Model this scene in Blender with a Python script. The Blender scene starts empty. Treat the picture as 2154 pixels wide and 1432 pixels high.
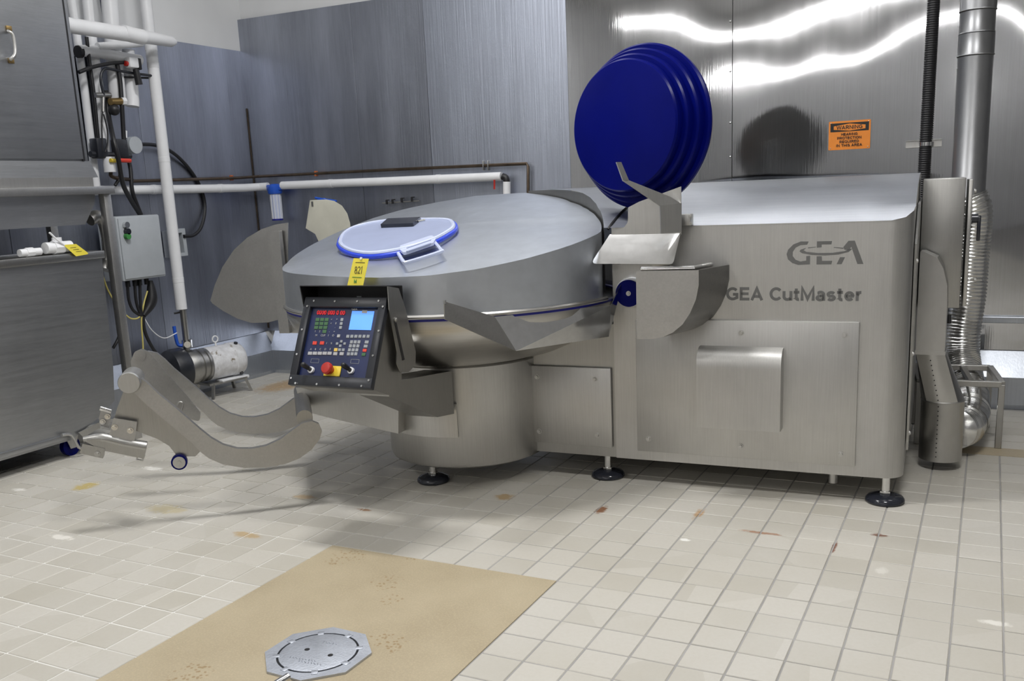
import bpy, bmesh, math, random
from mathutils import Vector, Matrix
random.seed(7)
C = bpy.context.scene.collection
PI = math.pi

# ------------------------------------------------------------------ camera
RC = [[0.8942608293966139, 0.44537750008683696, -0.044005129510999136],
      [0.05402036630544657, -0.2050237705152318, -0.9772650886775517],
      [-0.4442739796917052, 0.8715527155256401, -0.20740418276586703]]
CAM = Vector((1.64302787, -3.20956867, 1.54861853))
F, CX, CY, W, H = 1970.8128, 1082.2235, 816.8701, 2154.0, 1432.0
cd = bpy.data.cameras.new('camera'); cam = bpy.data.objects.new('camera', cd); C.objects.link(cam)
r0, r1, r2 = (Vector(r) for r in RC)
cam.matrix_world = Matrix(((r0.x, -r1.x, -r2.x, CAM.x), (r0.y, -r1.y, -r2.y, CAM.y), (r0.z, -r1.z, -r2.z, CAM.z), (0, 0, 0, 1)))
cd.sensor_width = 36.0; cd.lens = F / W * 36.0
cd.shift_x = (W / 2 - CX) / W; cd.shift_y = (CY - H / 2) / W
cd.clip_end = 100
bpy.context.scene.camera = cam
# ------------------------------------------------------------------ world, lights, exposure
sc = bpy.context.scene
sc.view_settings.view_transform = 'Standard'; sc.view_settings.look = 'None'
sc.view_settings.gamma = 1.0; sc.view_settings.use_curve_mapping = False
sc.view_settings.exposure = -0.08
wd = bpy.data.worlds.new('world'); sc.world = wd; wd.use_nodes = True
wd.node_tree.nodes['Background'].inputs[0].default_value = (.8, .85, .9, 1)
wd.node_tree.nodes['Background'].inputs[1].default_value = 0.25
def tube_light(name, x, y, z, lx, ly, power, col=(1, .992, .985)):
    l = bpy.data.lights.new(name, 'AREA'); l.shape = 'RECTANGLE'; l.size = lx; l.size_y = ly
    l.energy = power; l.color = col
    o = bpy.data.objects.new(name, l); o.location = (x, y, z); C.objects.link(o)
CEIL = 4.6
LIGHTS = [(-1.25, .15, .9, .35, 125), (1.7, -.7, .9, .35, 100), (.3, 2.5, 5.0, .18, 45), (-2.6, -3.4, .9, .35, 50)]
TUBES = [(.6, -6.9, 8.0), (.6, -11.6, 8.0)]      # long luminous tubes further down the room
for i, (x, y, lx, ly, p) in enumerate(LIGHTS):
    tube_light('ceiling_light', x, y, CEIL - .12, lx, ly, p)

# ------------------------------------------------------------------ frames: world and machine
AM = 0.04435
MX = Vector((math.cos(AM), math.sin(AM), 0)); MY = Vector((-math.sin(AM), math.cos(AM), 0)); MO = Vector((-0.5, 1.28, 0))
def ray(u, v):
    a, b = (u - CX) / F, (v - CY) / F
    return r0 * a + r1 * b + r2
def hit(u, v, P, n):
    d = ray(u, v); n = Vector(n); return CAM + d * ((Vector(P) - CAM).dot(n) / d.dot(n))
def wz(u, v, z=0): return hit(u, v, (0, 0, z), (0, 0, 1))
def wx(u, v, x): return hit(u, v, (x, 0, 0), (1, 0, 0))
def wy(u, v, y): return hit(u, v, (0, y, 0), (0, 1, 0))
def toM(p):
    d = p - MO; return Vector((d.dot(MX), d.dot(MY), d.z))
def vM(p): return MX * p[0] + MY * p[1] + Vector((0, 0, p[2]))
def fromM(p): return MO + vM(p)
def mh(u, v, P, n): return toM(hit(u, v, fromM(P), vM(n)))
def my(u, v, y): return mh(u, v, (0, y, 0), (0, 1, 0))
def mx(u, v, x): return mh(u, v, (x, 0, 0), (1, 0, 0))
def mz(u, v, z): return mh(u, v, (0, 0, z), (0, 0, 1))
TW = math.radians(2.0); NB = Vector((-math.sin(TW), math.cos(TW), 0)); TB = Vector((math.cos(TW), math.sin(TW), 0)); PB = Vector((-4.2, 3.35, 0))
WOFF = .10                                   # the back wall stands this far behind the face of its kerb
def bw(u, v, o=0.0): return hit(u, v, PB - NB * o, NB)      # o: distance in front of the kerb face
def bwp(s, z, o=0.0): return PB + TB * s - NB * o + Vector((0, 0, z))

# ------------------------------------------------------------------ materials
def mat(name):
    m = bpy.data.materials.new(name); m.use_nodes = True
    nt = m.node_tree; b = nt.nodes['Principled BSDF']
    return m, nt, b
def sR(c): return tuple(((x / 255) / 12.92 if x / 255 <= .04045 else ((x / 255 + .055) / 1.055) ** 2.4) for x in c)
def node(nt, t, **k):
    n = nt.nodes.new(t)
    for a, v in k.items():
        if a.startswith('_'): setattr(n, a[1:], v)
        else: n.inputs[a].default_value = v
    return n
def noise(nt, vec, scale, detail=3, rough=.55, dist=0.0):
    n = nt.nodes.new('ShaderNodeTexNoise'); n.inputs['Scale'].default_value = scale
    n.inputs['Detail'].default_value = detail; n.inputs['Roughness'].default_value = rough; n.inputs['Distortion'].default_value = dist
    nt.links.new(vec, n.inputs['Vector']); return n.outputs['Fac']
def scaled(nt, vec, s):
    n = nt.nodes.new('ShaderNodeMapping'); n.inputs['Scale'].default_value = s
    nt.links.new(vec, n.inputs['Vector']); return n.outputs[0]
def ramp(nt, fac, a, b, ca, cb):
    n = nt.nodes.new('ShaderNodeValToRGB'); e = n.color_ramp.elements
    e[0].position, e[1].position = a, b
    f = lambda c: (*c, 1) if not isinstance(c, float) else (c, c, c, 1)
    e[0].color, e[1].color = f(ca), f(cb); nt.links.new(fac, n.inputs[0]); return n.outputs[0]
def mixc(nt, fac, a, b):
    n = nt.nodes.new('ShaderNodeMix'); n.data_type = 'RGBA'
    for s, v in ((0, fac), (6, a), (7, b)):
        if isinstance(v, (float, int)): n.inputs[s].default_value = v
        elif isinstance(v, tuple): n.inputs[s].default_value = (*v, 1)
        else: nt.links.new(v, n.inputs[s])
    return n.outputs[2]
def bump(nt, b, h, strength, dist):
    n = nt.nodes.new('ShaderNodeBump'); n.inputs['Strength'].default_value = strength; n.inputs['Distance'].default_value = dist
    nt.links.new(h, n.inputs['Height']); nt.links.new(n.outputs[0], b.inputs['Normal'])
def coord(nt, world=False):
    if world: return nt.nodes.new('ShaderNodeNewGeometry').outputs['Position']
    return nt.nodes.new('ShaderNodeTexCoord').outputs['Object']
def plain(name, col, rough=.5, metal=0.0, var=.08, scale=9, emit=0, spec=.5):
    m, nt, b = mat(name); v = coord(nt); n = noise(nt, v, scale)
    dk = tuple(c * (1 - var) for c in col); lt = tuple(min(1, c * (1 + var)) for c in col)
    nt.links.new(ramp(nt, n, .3, .7, dk, lt), b.inputs['Base Color'])
    b.inputs['Roughness'].default_value = rough; b.inputs['Metallic'].default_value = metal
    b.inputs['Specular IOR Level'].default_value = spec
    if emit:
        b.inputs['Emission Color'].default_value = (*col, 1); b.inputs['Emission Strength'].default_value = emit
    return m
def steel(name, col=(.56, .555, .54), rough=.32, brush=(60, 60, 1.5), depth=.0006, blotch=.1, world=False, rvar=.07, wave=0.0, wscale=1.2, bscale=(1, 1, 1)):
    m, nt, b = mat(name); v = coord(nt, world)
    br = noise(nt, scaled(nt, v, brush), 3, 2, .6); big = noise(nt, scaled(nt, v, bscale), 2.2, 5, .62)
    c1 = ramp(nt, big, .3, .72, tuple(c * (1 - blotch) for c in col), tuple(min(1, c * (1 + blotch * .6)) for c in col))
    c2 = mixc(nt, .12, c1, ramp(nt, br, .3, .7, tuple(c * .6 for c in col), tuple(min(1, c * 1.3) for c in col)))
    nt.links.new(c2, b.inputs['Base Color']); b.inputs['Metallic'].default_value = 1.0
    mr = nt.nodes.new('ShaderNodeMapRange'); mr.inputs['To Min'].default_value = rough - rvar; mr.inputs['To Max'].default_value = rough + rvar
    nt.links.new(noise(nt, scaled(nt, v, (brush[0] * .2, brush[1] * .2, brush[2] * .6)), 2, 4), mr.inputs['Value'])
    nt.links.new(mr.outputs[0], b.inputs['Roughness'])
    h = br
    if wave:
        w = noise(nt, scaled(nt, v, (1, 1, .75)), wscale, 1.0, .4)
        a = nt.nodes.new('ShaderNodeMath'); a.operation = 'MULTIPLY_ADD'; nt.links.new(w, a.inputs[0]); a.inputs[1].default_value = wave / depth
        nt.links.new(br, a.inputs[2]); h = a.outputs[0]
    bump(nt, b, h, 1.0 if wave else .5, depth)
    return m
M = {}
M['steel'] = steel('brushed_steel', col=(.53, .525, .51), rough=.43)
M['steel_h'] = steel('brushed_steel_horizontal', col=(.49, .48, .46), brush=(1.5, 1.5, 60))
M['duct'] = steel('grey_duct_metal', col=(.33, .335, .345), rough=.36, brush=(10, 10, 2))
M['steel_dark'] = steel('worn_steel', col=(.42, .415, .40), rough=.36)
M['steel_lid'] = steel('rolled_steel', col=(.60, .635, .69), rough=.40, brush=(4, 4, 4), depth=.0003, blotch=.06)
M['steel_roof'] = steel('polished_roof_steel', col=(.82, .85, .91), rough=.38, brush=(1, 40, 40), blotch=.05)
M['steel_matte'] = steel('bead_blasted_steel', col=(.47, .465, .455), rough=.42, brush=(30, 30, 30), depth=.0004)
M['chrome'] = steel('polished_steel', col=(.72, .72, .72), rough=.13, brush=(10, 10, 10), depth=.0002, rvar=.03)
M['galv'] = steel('galvanised_steel', col=(.52, .515, .50), rough=.33, brush=(5, 5, 2), depth=.0002, blotch=.12)
M['flex'] = steel('foil_duct', col=(.74, .74, .73), rough=.2, brush=(20, 20, 20), blotch=.1)
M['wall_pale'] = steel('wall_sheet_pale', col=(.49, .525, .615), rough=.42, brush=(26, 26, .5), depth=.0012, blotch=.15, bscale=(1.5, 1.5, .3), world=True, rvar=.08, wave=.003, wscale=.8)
M['wall_brushed'] = steel('wall_sheet_brushed', col=(.42, .445, .515), rough=.40, brush=(26, 26, .5), depth=.0012, blotch=.30, bscale=(1.5, 1.5, .3), world=True, rvar=.1, wave=.004, wscale=.8)
M['wall_mirror'] = steel('wall_sheet_bright', col=(.47, .475, .49), rough=.055, brush=(40, 40, .6), depth=.0002, blotch=.08, world=True, rvar=.02, wave=.045, wscale=1.0)
M['kerb'] = steel('kerb_sheet', col=(.50, .53, .58), rough=.36, brush=(30, 30, 1), world=True)
M['cabinet'] = steel('cabinet_steel', col=(.44, .45, .465), rough=.42, brush=(3, 3, 40), blotch=.12, world=True)
M['white'] = plain('white_pvc', (.80, .81, .83), .35, var=.03)
M['paint'] = plain('white_wall_paint', (.74, .75, .76), .55, var=.06, scale=1.2)
M['ceil'] = plain('ceiling_paint', (.75, .75, .74), .7, var=.03)
M['black'] = plain('black_rubber', (.012, .012, .014), .45)
M['blackgloss'] = plain('black_plastic', (.02, .022, .03), .12)
M['navy'] = plain('navy_keypad', (.012, .02, .075), .3, var=.15)
M['frame'] = plain('black_frame', (.018, .020, .026), .35)
M['blue'] = plain('blue_nylon', (.0008, .0028, .10), .28, var=.12, scale=3, spec=.10)
M['bluelt'] = plain('blue_silicone', (.015, .05, .55), .35)
M['bluegask'] = plain('blue_gasket', (.01, .012, .22), .4)
M['bluevalve'] = plain('blue_handle_plastic', (.02, .10, .55), .35)
M['grey'] = plain('grey_enamel', (.42, .45, .48), .35, var=.04)
M['cream'] = plain('cream_plastic', (.56, .55, .47), .35, var=.04)
M['hatch'] = plain('frosted_plastic', (.29, .33, .47), .35, var=.04)
M['clear'] = plain('milky_plastic', (.50, .55, .72), .25, var=.05)
M['yellow'] = plain('yellow_card', (.80, .68, .07), .6, var=.05)
M['yellowpl'] = plain('yellow_plate', (.80, .60, .05), .4)
M['red'] = plain('red_plastic', (.42, .022, .015), .35)
M['redkey'] = plain('red_key', (.65, .05, .03), .4)
M['orange'] = plain('orange_sign', (.82, .26, .03), .5, var=.06)
M['ink'] = plain('black_ink', (.012, .012, .012), .6)
M['pencil'] = plain('pen_ink', (.12, .10, .03), .7)
M['green'] = plain('green_ink', (.05, .25, .06), .7)
M['keygrey'] = plain('grey_key', (.30, .32, .34), .5)
M['keygreen'] = plain('green_key', (.05, .13, .055), .5)
M['keylight'] = plain('pale_key', (.42, .42, .43), .5)
M['keyyellow'] = plain('yellow_key', (.75, .52, .10), .5)
M['etch'] = plain('etched_letter', (.105, .105, .102), .6, metal=0.0)
M['copper'] = plain('tarnished_copper', (.10, .075, .055), .4, metal=.8, var=.3)
M['orangeclip'] = plain('orange_clip', (.45, .12, .03), .5)
M['cablesheath'] = plain('yellow_cable', (.60, .52, .16), .5)
M['screen'] = plain('lit_screen', sR((90, 150, 245)), .3, var=.03, emit=.75)
M['led'] = plain('red_led', (.75, .01, .02), .4, var=.5, scale=120, emit=.15)
M['tube'] = plain('lit_tube', (1, .985, .96), .4, var=.0, emit=17)
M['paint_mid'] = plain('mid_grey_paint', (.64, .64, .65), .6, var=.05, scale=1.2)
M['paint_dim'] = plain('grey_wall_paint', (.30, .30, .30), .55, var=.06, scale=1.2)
M['brass'] = plain('brass', (.35, .24, .10), .35, metal=.9)
def motor_mat():
    m, nt, b = mat('chipped_white_paint'); v = coord(nt)
    n = noise(nt, v, 9, 6, .65); n2 = noise(nt, v, 22, 4)
    base = ramp(nt, n2, .35, .7, (.62, .62, .63), (.82, .83, .85))
    r = ramp(nt, n, .60, .66, (0., 0., 0.), (1., 1., 1.))
    nt.links.new(mixc(nt, r, base, (.24, .20, .14)), b.inputs['Base Color']); b.inputs['Roughness'].default_value = .4
    return m
M['motor'] = motor_mat()
def tile_mat():
    m, nt, b = mat('quarry_tile'); p = coord(nt, True)
    sn = node(nt, 'ShaderNodeVectorMath', _operation='SNAP'); sn.inputs[1].default_value = (.16, .16, 10)
    nt.links.new(p, sn.inputs[0])
    wn = nt.nodes.new('ShaderNodeTexWhiteNoise'); nt.links.new(sn.outputs[0], wn.inputs['Vector'])
    c = ramp(nt, wn.outputs['Value'], .0, 1.0, (.455, .43, .37), (.545, .52, .465))
    big = noise(nt, p, 1.3, 4); c = mixc(nt, ramp(nt, big, .35, .7, 0.0, .5), c, (.58, .565, .53))
    fine = noise(nt, p, 60, 5, .7); c = mixc(nt, ramp(nt, fine, .4, .75, 0.0, .22), c, (.42, .39, .32))
    # rust and oil marks with shapes of their own
    for (x, y, rx, ry, col, amt) in RUST:
        s = node(nt, 'ShaderNodeMapping'); s.inputs['Location'].default_value = (-x / rx, -y / ry, 0); s.inputs['Scale'].default_value = (1 / rx, 1 / ry, 0)
        nt.links.new(p, s.inputs['Vector'])
        g = nt.nodes.new('ShaderNodeTexGradient'); g.gradient_type = 'SPHERICAL'; nt.links.new(s.outputs[0], g.inputs[0])
        mu = node(nt, 'ShaderNodeMath', _operation='MULTIPLY'); nt.links.new(g.outputs['Fac'], mu.inputs[0])
        nt.links.new(noise(nt, p, 26, 4, .7), mu.inputs[1])
        c = mixc(nt, ramp(nt, mu.outputs[0], .2, .34, 0.0, amt), c, col)
    nt.links.new(c, b.inputs['Base Color'])
    b.inputs['Roughness'].default_value = .42
    bump(nt, b, noise(nt, p, 35, 4), .25, .003)
    return m
RUST = []
for (u, v, rx, ry, col, amt) in [(1265, 1072, .05, .11, (.20, .07, .015), .9), (1470, 1080, .04, .16, (.40, .20, .05), .7), (1755, 1150, .02, .12, (.17, .05, .02), .9), (1600, 1120, .18, .03, (.30, .13, .05), .8),
        (1850, 1125, .07, .04, (.16, .06, .03), .9), (765, 1072, .09, .03, (.28, .12, .03), .8), (180, 1022, .12, .16, (.50, .38, .10), .8), (520, 1125, .16, .07, (.45, .30, .12), .7), (1060, 1045, .1, .1, (.42, .26, .08), .7),
        (2095, 1310, .10, .04, (.82, .80, .74), .75), (1855, 1200, .05, .07, (.80, .78, .72), .45), (1440, 1135, .05, .03, (.85, .84, .80), .9), (320, 985, .14, .06, (.85, .83, .78), .8), (130, 1130, .16, .05, (.85, .82, .76), .7), (40, 1030, .10, .05, (.85, .83, .78), .8), (640, 1045, .14, .06, (.50, .33, .14), .6),
        (600, 810, .35, .55, (.42, .26, .10), .75), (350, 1070, .25, .12, (.50, .42, .22), .6)]:
    p = wz(u, v); RUST.append((p.x, p.y, rx, ry, col, amt))
M['tile'] = tile_mat()
def grout_mat():
    m, nt, b = mat('grout'); p = coord(nt, True)
    x = nt.nodes.new('ShaderNodeSeparateXYZ'); nt.links.new(p, x.inputs[0])
    g = ramp(nt, noise(nt, p, 3, 4), .3, .7, (.27, .265, .255), (.36, .35, .34))
    mr = nt.nodes.new('ShaderNodeMapRange'); mr.inputs['From Min'].default_value = -1.2; mr.inputs['From Max'].default_value = -.4
    nt.links.new(x.outputs[0], mr.inputs['Value'])
    nt.links.new(mixc(nt, mr.outputs[0], (.72, .71, .68), g), b.inputs['Base Color']); b.inputs['Roughness'].default_value = .85
    return m
M['grout'] = grout_mat()
def epoxy_mat():
    m, nt, b = mat('tan_epoxy'); p = coord(nt, True)
    c = ramp(nt, noise(nt, p, 2.5, 5), .3, .72, (.355, .295, .195), (.44, .375, .26))
    c = mixc(nt, ramp(nt, noise(nt, p, 130, 3, .7), .45, .7, 0.0, .3), c, (.60, .50, .33))
    # dotted shoe prints
    vo = nt.nodes.new('ShaderNodeTexVoronoi'); vo.inputs['Scale'].default_value = 55; nt.links.new(p, vo.inputs['Vector'])
    d = ramp(nt, vo.outputs['Distance'], .25, .38, 1.0, 0.0)
    for (u, v, rr) in [(725, 1172, .16), (815, 1225, .14), (810, 1350, .15), (400, 1415, .14), (870, 1170, .1), (830, 1260, .1)]:
        q = wz(u, v); s = node(nt, 'ShaderNodeMapping'); s.inputs['Location'].default_value = (-q.x / rr, -q.y / rr, 0); s.inputs['Scale'].default_value = (1 / rr, 1 / rr, 0)
        nt.links.new(p, s.inputs['Vector']); g = nt.nodes.new('ShaderNodeTexGradient'); g.gradient_type = 'SPHERICAL'; nt.links.new(s.outputs[0], g.inputs[0])
        mu = node(nt, 'ShaderNodeMath', _operation='MULTIPLY'); nt.links.new(g.outputs['Fac'], mu.inputs[0]); nt.links.new(noise(nt, p, 14, 3), mu.inputs[1])
        k = node(nt, 'ShaderNodeMath', _operation='MULTIPLY'); nt.links.new(ramp(nt, mu.outputs[0], .22, .3, 0.0, .75), k.inputs[0]); nt.links.new(d, k.inputs[1])
        c = mixc(nt, k.outputs[0], c, (.27, .18, .08))
    nt.links.new(c, b.inputs['Base Color']); b.inputs['Roughness'].default_value = .5
    bump(nt, b, noise(nt, p, 160, 3), .3, .002)
    return m
M['epoxy'] = epoxy_mat()
M['cast'] = steel('cast_drain_metal', col=(.56, .59, .65), rough=.5, brush=(40, 40, 40), depth=.002, blotch=.2)

# ------------------------------------------------------------------ geometry helpers
def V(*p): return Vector(p)
def link(name, bm, m, parent=None, smooth=None, loc=None):
    bmesh.ops.recalc_face_normals(bm, faces=bm.faces)
    me = bpy.data.meshes.new(name); bm.to_mesh(me); bm.free()
    me.materials.append(M[m] if isinstance(m, str) else m)
    if smooth is not None:
        for p in me.polygons: p.use_smooth = True
        me.set_sharp_from_angle(angle=math.radians(smooth))
    o = bpy.data.objects.new(name, me); C.objects.link(o)
    if parent: o.parent = parent
    if loc is not None: o.location = loc
    return o
def tag(o, label=None, cat=None, group=None, kind=None):
    if label: o['label'] = label
    if cat: o['category'] = cat
    if group: o['group'] = group
    if kind: o['kind'] = kind
    return o
def empty(name, loc=(0, 0, 0), rz=0, **k):
    o = bpy.data.objects.new(name, None); C.objects.link(o); o.location = loc; o.rotation_euler = (0, 0, rz); o.empty_display_size = .1
    return tag(o, **k)
def box(bm, c, s, rot=None, bev=0.0, seg=2):
    m = Matrix.Translation(Vector(c)) @ (rot.to_4x4() if rot else Matrix.Identity(4)) @ Matrix.Diagonal((*s, 1))
    r = bmesh.ops.create_cube(bm, size=1, matrix=m)
    if bev:
        es = list({e for v in r['verts'] for e in v.link_edges})
        bmesh.ops.bevel(bm, geom=es, offset=bev, segments=seg, profile=.5, affect='EDGES')
    return bm
def B(): return bmesh.new()
def cyl(bm, a, b, r, r2=None, n=24, caps=True):
    a, b = Vector(a), Vector(b); d = b - a
    q = d.to_track_quat('Z', 'Y').to_matrix().to_4x4()
    bmesh.ops.create_cone(bm, cap_ends=caps, segments=n, radius1=r, radius2=r if r2 is None else r2, depth=d.length, matrix=Matrix.Translation((a + b) / 2) @ q)
    return bm
def sph(bm, c, r, s=(1, 1, 1), n=12):
    bmesh.ops.create_uvsphere(bm, u_segments=n * 2, v_segments=n, radius=r, matrix=Matrix.Translation(Vector(c)) @ Matrix.Diagonal((*s, 1))); return bm
def smoothpath(pts, n=6):
    pts = [Vector(p) for p in pts]
    if len(pts) < 3: return pts
    out = []; P = [pts[0] * 2 - pts[1]] + pts + [pts[-1] * 2 - pts[-2]]
    for i in range(1, len(P) - 2):
        a, b, c, d = P[i - 1:i + 3]
        for k in range(n):
            t = k / n
            out.append(.5 * ((2 * b) + (c - a) * t + (2 * a - 5 * b + 4 * c - d) * t * t + (3 * b - a - 3 * c + d) * t ** 3))
    return out + [pts[-1]]
def tube(bm, pts, r, n=12, smooth=0, rad=None):
    pts = smoothpath(pts, smooth) if smooth else [Vector(p) for p in pts]
    rings = []; up = None
    for i, p in enumerate(pts):
        d = (pts[min(i + 1, len(pts) - 1)] - pts[max(i - 1, 0)]).normalized()
        if up is None: up = d.orthogonal().normalized()
        up = (up - d * up.dot(d)).normalized(); s = d.cross(up)
        rr = rad(i, len(pts)) if rad else r
        rings.append([bm.verts.new(p + (up * math.cos(2 * PI * k / n) + s * math.sin(2 * PI * k / n)) * rr) for k in range(n)])
    for a, b in zip(rings, rings[1:]):
        for k in range(n): bm.faces.new((a[k], a[(k + 1) % n], b[(k + 1) % n], b[k]))
    bm.faces.new(rings[0]); bm.faces.new(rings[-1]); return bm
def prism(bm, pts, vec):
    """closed solid: polygon pts swept by vec"""
    vec = Vector(vec); a = [bm.verts.new(Vector(p)) for p in pts]; b = [bm.verts.new(Vector(p) + vec) for p in pts]
    bm.faces.new(a); bm.faces.new(list(reversed(b))); n = len(a)
    for i in range(n): bm.faces.new((a[i], a[(i + 1) % n], b[(i + 1) % n], b[i]))
    return bm
def plate(bm, pts, t):
    """thin sheet from polygon, thickness t split to both sides of its plane"""
    pts = [Vector(p) for p in pts]; n = Vector((0, 0, 0))
    for i in range(len(pts)):
        n += (pts[i] - pts[0]).cross(pts[(i + 1) % len(pts)] - pts[0])
    n.normalize(); return prism(bm, [p - n * t / 2 for p in pts], n * t)
def rounded(pts, rs, n=5):
    """round polygon corners; rs: radius or list"""
    pts = [Vector(p) for p in pts]; out = []; k = len(pts)
    for i, p in enumerate(pts):
        r = rs[i] if isinstance(rs, (list, tuple)) else rs
        if r <= 0: out.append(p); continue
        a = (pts[i - 1] - p); b = (pts[(i + 1) % k] - p); la, lb = a.length, b.length; a.normalize(); b.normalize()
        ang = a.angle(b); t = min(r / math.tan(ang / 2), la * .49, lb * .49)
        p0, p1 = p + a * t, p + b * t
        for j in range(n + 1):
            s = j / n; out.append((p0 * (1 - s) + p * s) * (1 - s) + (p * (1 - s) + p1 * s) * s)
    return out
def lathe(bm, prof, c=(0, 0, 0), n=64, axis='Z', closed=False, a0=0, a1=2 * PI):
    """prof: (r,z) pairs"""
    c = Vector(c); full = abs(a1 - a0 - 2 * PI) < 1e-6; m = n if full else n + 1
    rings = []
    for r, z in prof:
        if r < 1e-6: rings.append([bm.verts.new(c + V(0, 0, z))] * m)
        else: rings.append([bm.verts.new(c + V(r * math.cos(a0 + (a1 - a0) * k / n), r * math.sin(a0 + (a1 - a0) * k / n), z)) for k in range(m)])
    prs = list(zip(rings, rings[1:])) + ([(rings[-1], rings[0])] if closed else [])
    for a, b in prs:
        for k in range(n):
            f = [a[k], a[(k + 1) % m], b[(k + 1) % m], b[k]]; u = []
            for v in f:
                if v not in u: u.append(v)
            if len(u) > 2:
                try: bm.faces.new(u)
                except ValueError: pass
    return bm
def xform(bm, mtx): bmesh.ops.transform(bm, matrix=mtx, verts=bm.verts); return bm
def basis(x, y, z, o):
    return Matrix(((x[0], y[0], z[0], o[0]), (x[1], y[1], z[1], o[1]), (x[2], y[2], z[2], o[2]), (0, 0, 0, 1)))
def text(name, s, size, m, mtx, parent=None, align='CENTER', bold=0.0, depth=.0006, sx=1.0):
    cu = bpy.data.curves.new(name, 'FONT'); cu.body = s; cu.size = size; cu.extrude = depth; cu.offset = bold; cu.align_x = align; cu.align_y = 'CENTER'; cu.space_line = .82
    cu.resolution_u = 3
    to = bpy.data.objects.new(name + '_curve', cu); C.objects.link(to)
    dg = bpy.context.evaluated_depsgraph_get(); me = bpy.data.meshes.new_from_object(to.evaluated_get(dg))
    bpy.data.objects.remove(to); me.name = name
    me.transform(mtx @ Matrix.Diagonal((sx, 1, 1, 1))); me.materials.clear(); me.materials.append(M[m])
    o = bpy.data.objects.new(name, me); C.objects.link(o)
    if parent: o.parent = parent
    return o
def copy_tree(o, parent=None):
    c = o.copy(); C.objects.link(c); c.parent = parent
    for ch in o.children: copy_tree(ch, c)
    return c
def bolt(parent, p, n, r=.011, name='bolt', m='steel'):
    """hex-ish domed bolt head with washer, axis n"""
    p, n = Vector(p), Vector(n).normalized(); bm = B()
    cyl(bm, p, p + n * r * .25, r * 1.25, n=16); cyl(bm, p + n * r * .25, p + n * r * .8, r * .85, r * .7, n=8)
    return link(name, bm, m, parent, 35)
# stroke lettering: heavy sans capitals and the few small letters needed
def _arc(cx, cy, rx, ry, a0, a1, n=10): return [(cx + rx * math.cos(math.radians(a0 + (a1 - a0) * k / n)), cy + ry * math.sin(math.radians(a0 + (a1 - a0) * k / n))) for k in range(n + 1)]
GL = {
 'A': (.80, [[(.08, 0), (.40, .92), (.72, 0)], [(.20, .30), (.60, .30)]]), 'C': (.78, [_arc(.43, .5, .33, .41, 40, 320, 14)]),
 'D': (.76, [[(.12, .09), (.12, .91), (.36, .91)] + _arc(.34, .5, .30, .41, 85, -85, 10) + [(.12, .09)]]), 'E': (.70, [[(.64, .91), (.12, .91), (.12, .09), (.66, .09)], [(.12, .51), (.60, .51)]]),
 'G': (.84, [_arc(.44, .5, .34, .41, 42, 300, 14) + [(.72, .20), (.72, .46), (.46, .46)]]), 'H': (.78, [[(.12, 0), (.12, 1)], [(.66, 0), (.66, 1)], [(.12, .52), (.66, .52)]]),
 'I': (.30, [[(.15, 0), (.15, 1)]]), 'M': (.90, [[(.11, 0), (.11, .96), (.45, .14), (.79, .96), (.79, 0)]]), 'N': (.80, [[(.12, 0), (.12, .94), (.68, .06), (.68, 1)]]),
 'O': (.84, [_arc(.42, .5, .33, .41, 0, 360, 20)]), 'P': (.72, [[(.12, 0), (.12, .91), (.40, .91)] + _arc(.40, .68, .22, .23, 80, -80, 8) + [(.12, .45)]]),
 'Q': (.84, [_arc(.42, .5, .33, .41, 0, 360, 20), [(.50, .25), (.76, .0)]]), 'R': (.78, [[(.12, 0), (.12, .91), (.42, .91)] + _arc(.42, .69, .22, .22, 80, -80, 8) + [(.12, .47)], [(.42, .47), (.70, 0)]]),
 'S': (.72, [_arc(.36, .70, .24, .21, 30, 250, 10) + _arc(.36, .29, .26, .21, 80, -150, 10)]), 'T': (.70, [[(.02, .91), (.68, .91)], [(.35, .91), (.35, 0)]]),
 'U': (.78, [[(.12, 1), (.12, .36)] + _arc(.39, .36, .27, .27, 190, 350, 10) + [(.66, .36), (.66, 1)]]), 'W': (1.06, [[(.05, 1), (.27, .06), (.53, .94), (.79, .06), (1.01, 1)]]),
 'a': (.62, [[(.12, .58)] + _arc(.31, .46, .19, .19, 140, 10, 8) + [(.50, .0)], _arc(.29, .21, .19, .145, 70, 340, 12) + [(.50, .14)], [(.50, .36), (.30, .36)]]), 'e': (.64, [[(.14, .36), (.53, .36)] + _arc(.33, .35, .215, .27, 10, 320, 14)]),
 'r': (.46, [[(.12, 0), (.12, .72)], [(.12, .42)] + _arc(.34, .42, .20, .22, 170, 85, 6)]), 's': (.60, [_arc(.30, .48, .19, .145, 25, 250, 10) + _arc(.30, .215, .20, .145, 80, -150, 10)]),
 't': (.40, [[(.18, .92), (.18, .20)] + _arc(.31, .20, .13, .12, 180, 290, 6), [(.02, .64), (.37, .64)]]), 'u': (.66, [[(.11, .72), (.11, .26)] + _arc(.32, .27, .20, .19, 190, 340, 8), [(.54, .72), (.54, 0)]]),
 '8': (.62, [_arc(.31, .70, .18, .20, 0, 360, 12), _arc(.31, .27, .22, .22, 0, 360, 12)]), '2': (.6, [_arc(.30, .68, .2, .22, 160, -30, 8) + [(.1, .08), (.55, .1)]]), '1': (.4, [[(.12, .75), (.26, .95), (.2, .02)]]), ' ': (.34, [])}
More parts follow.
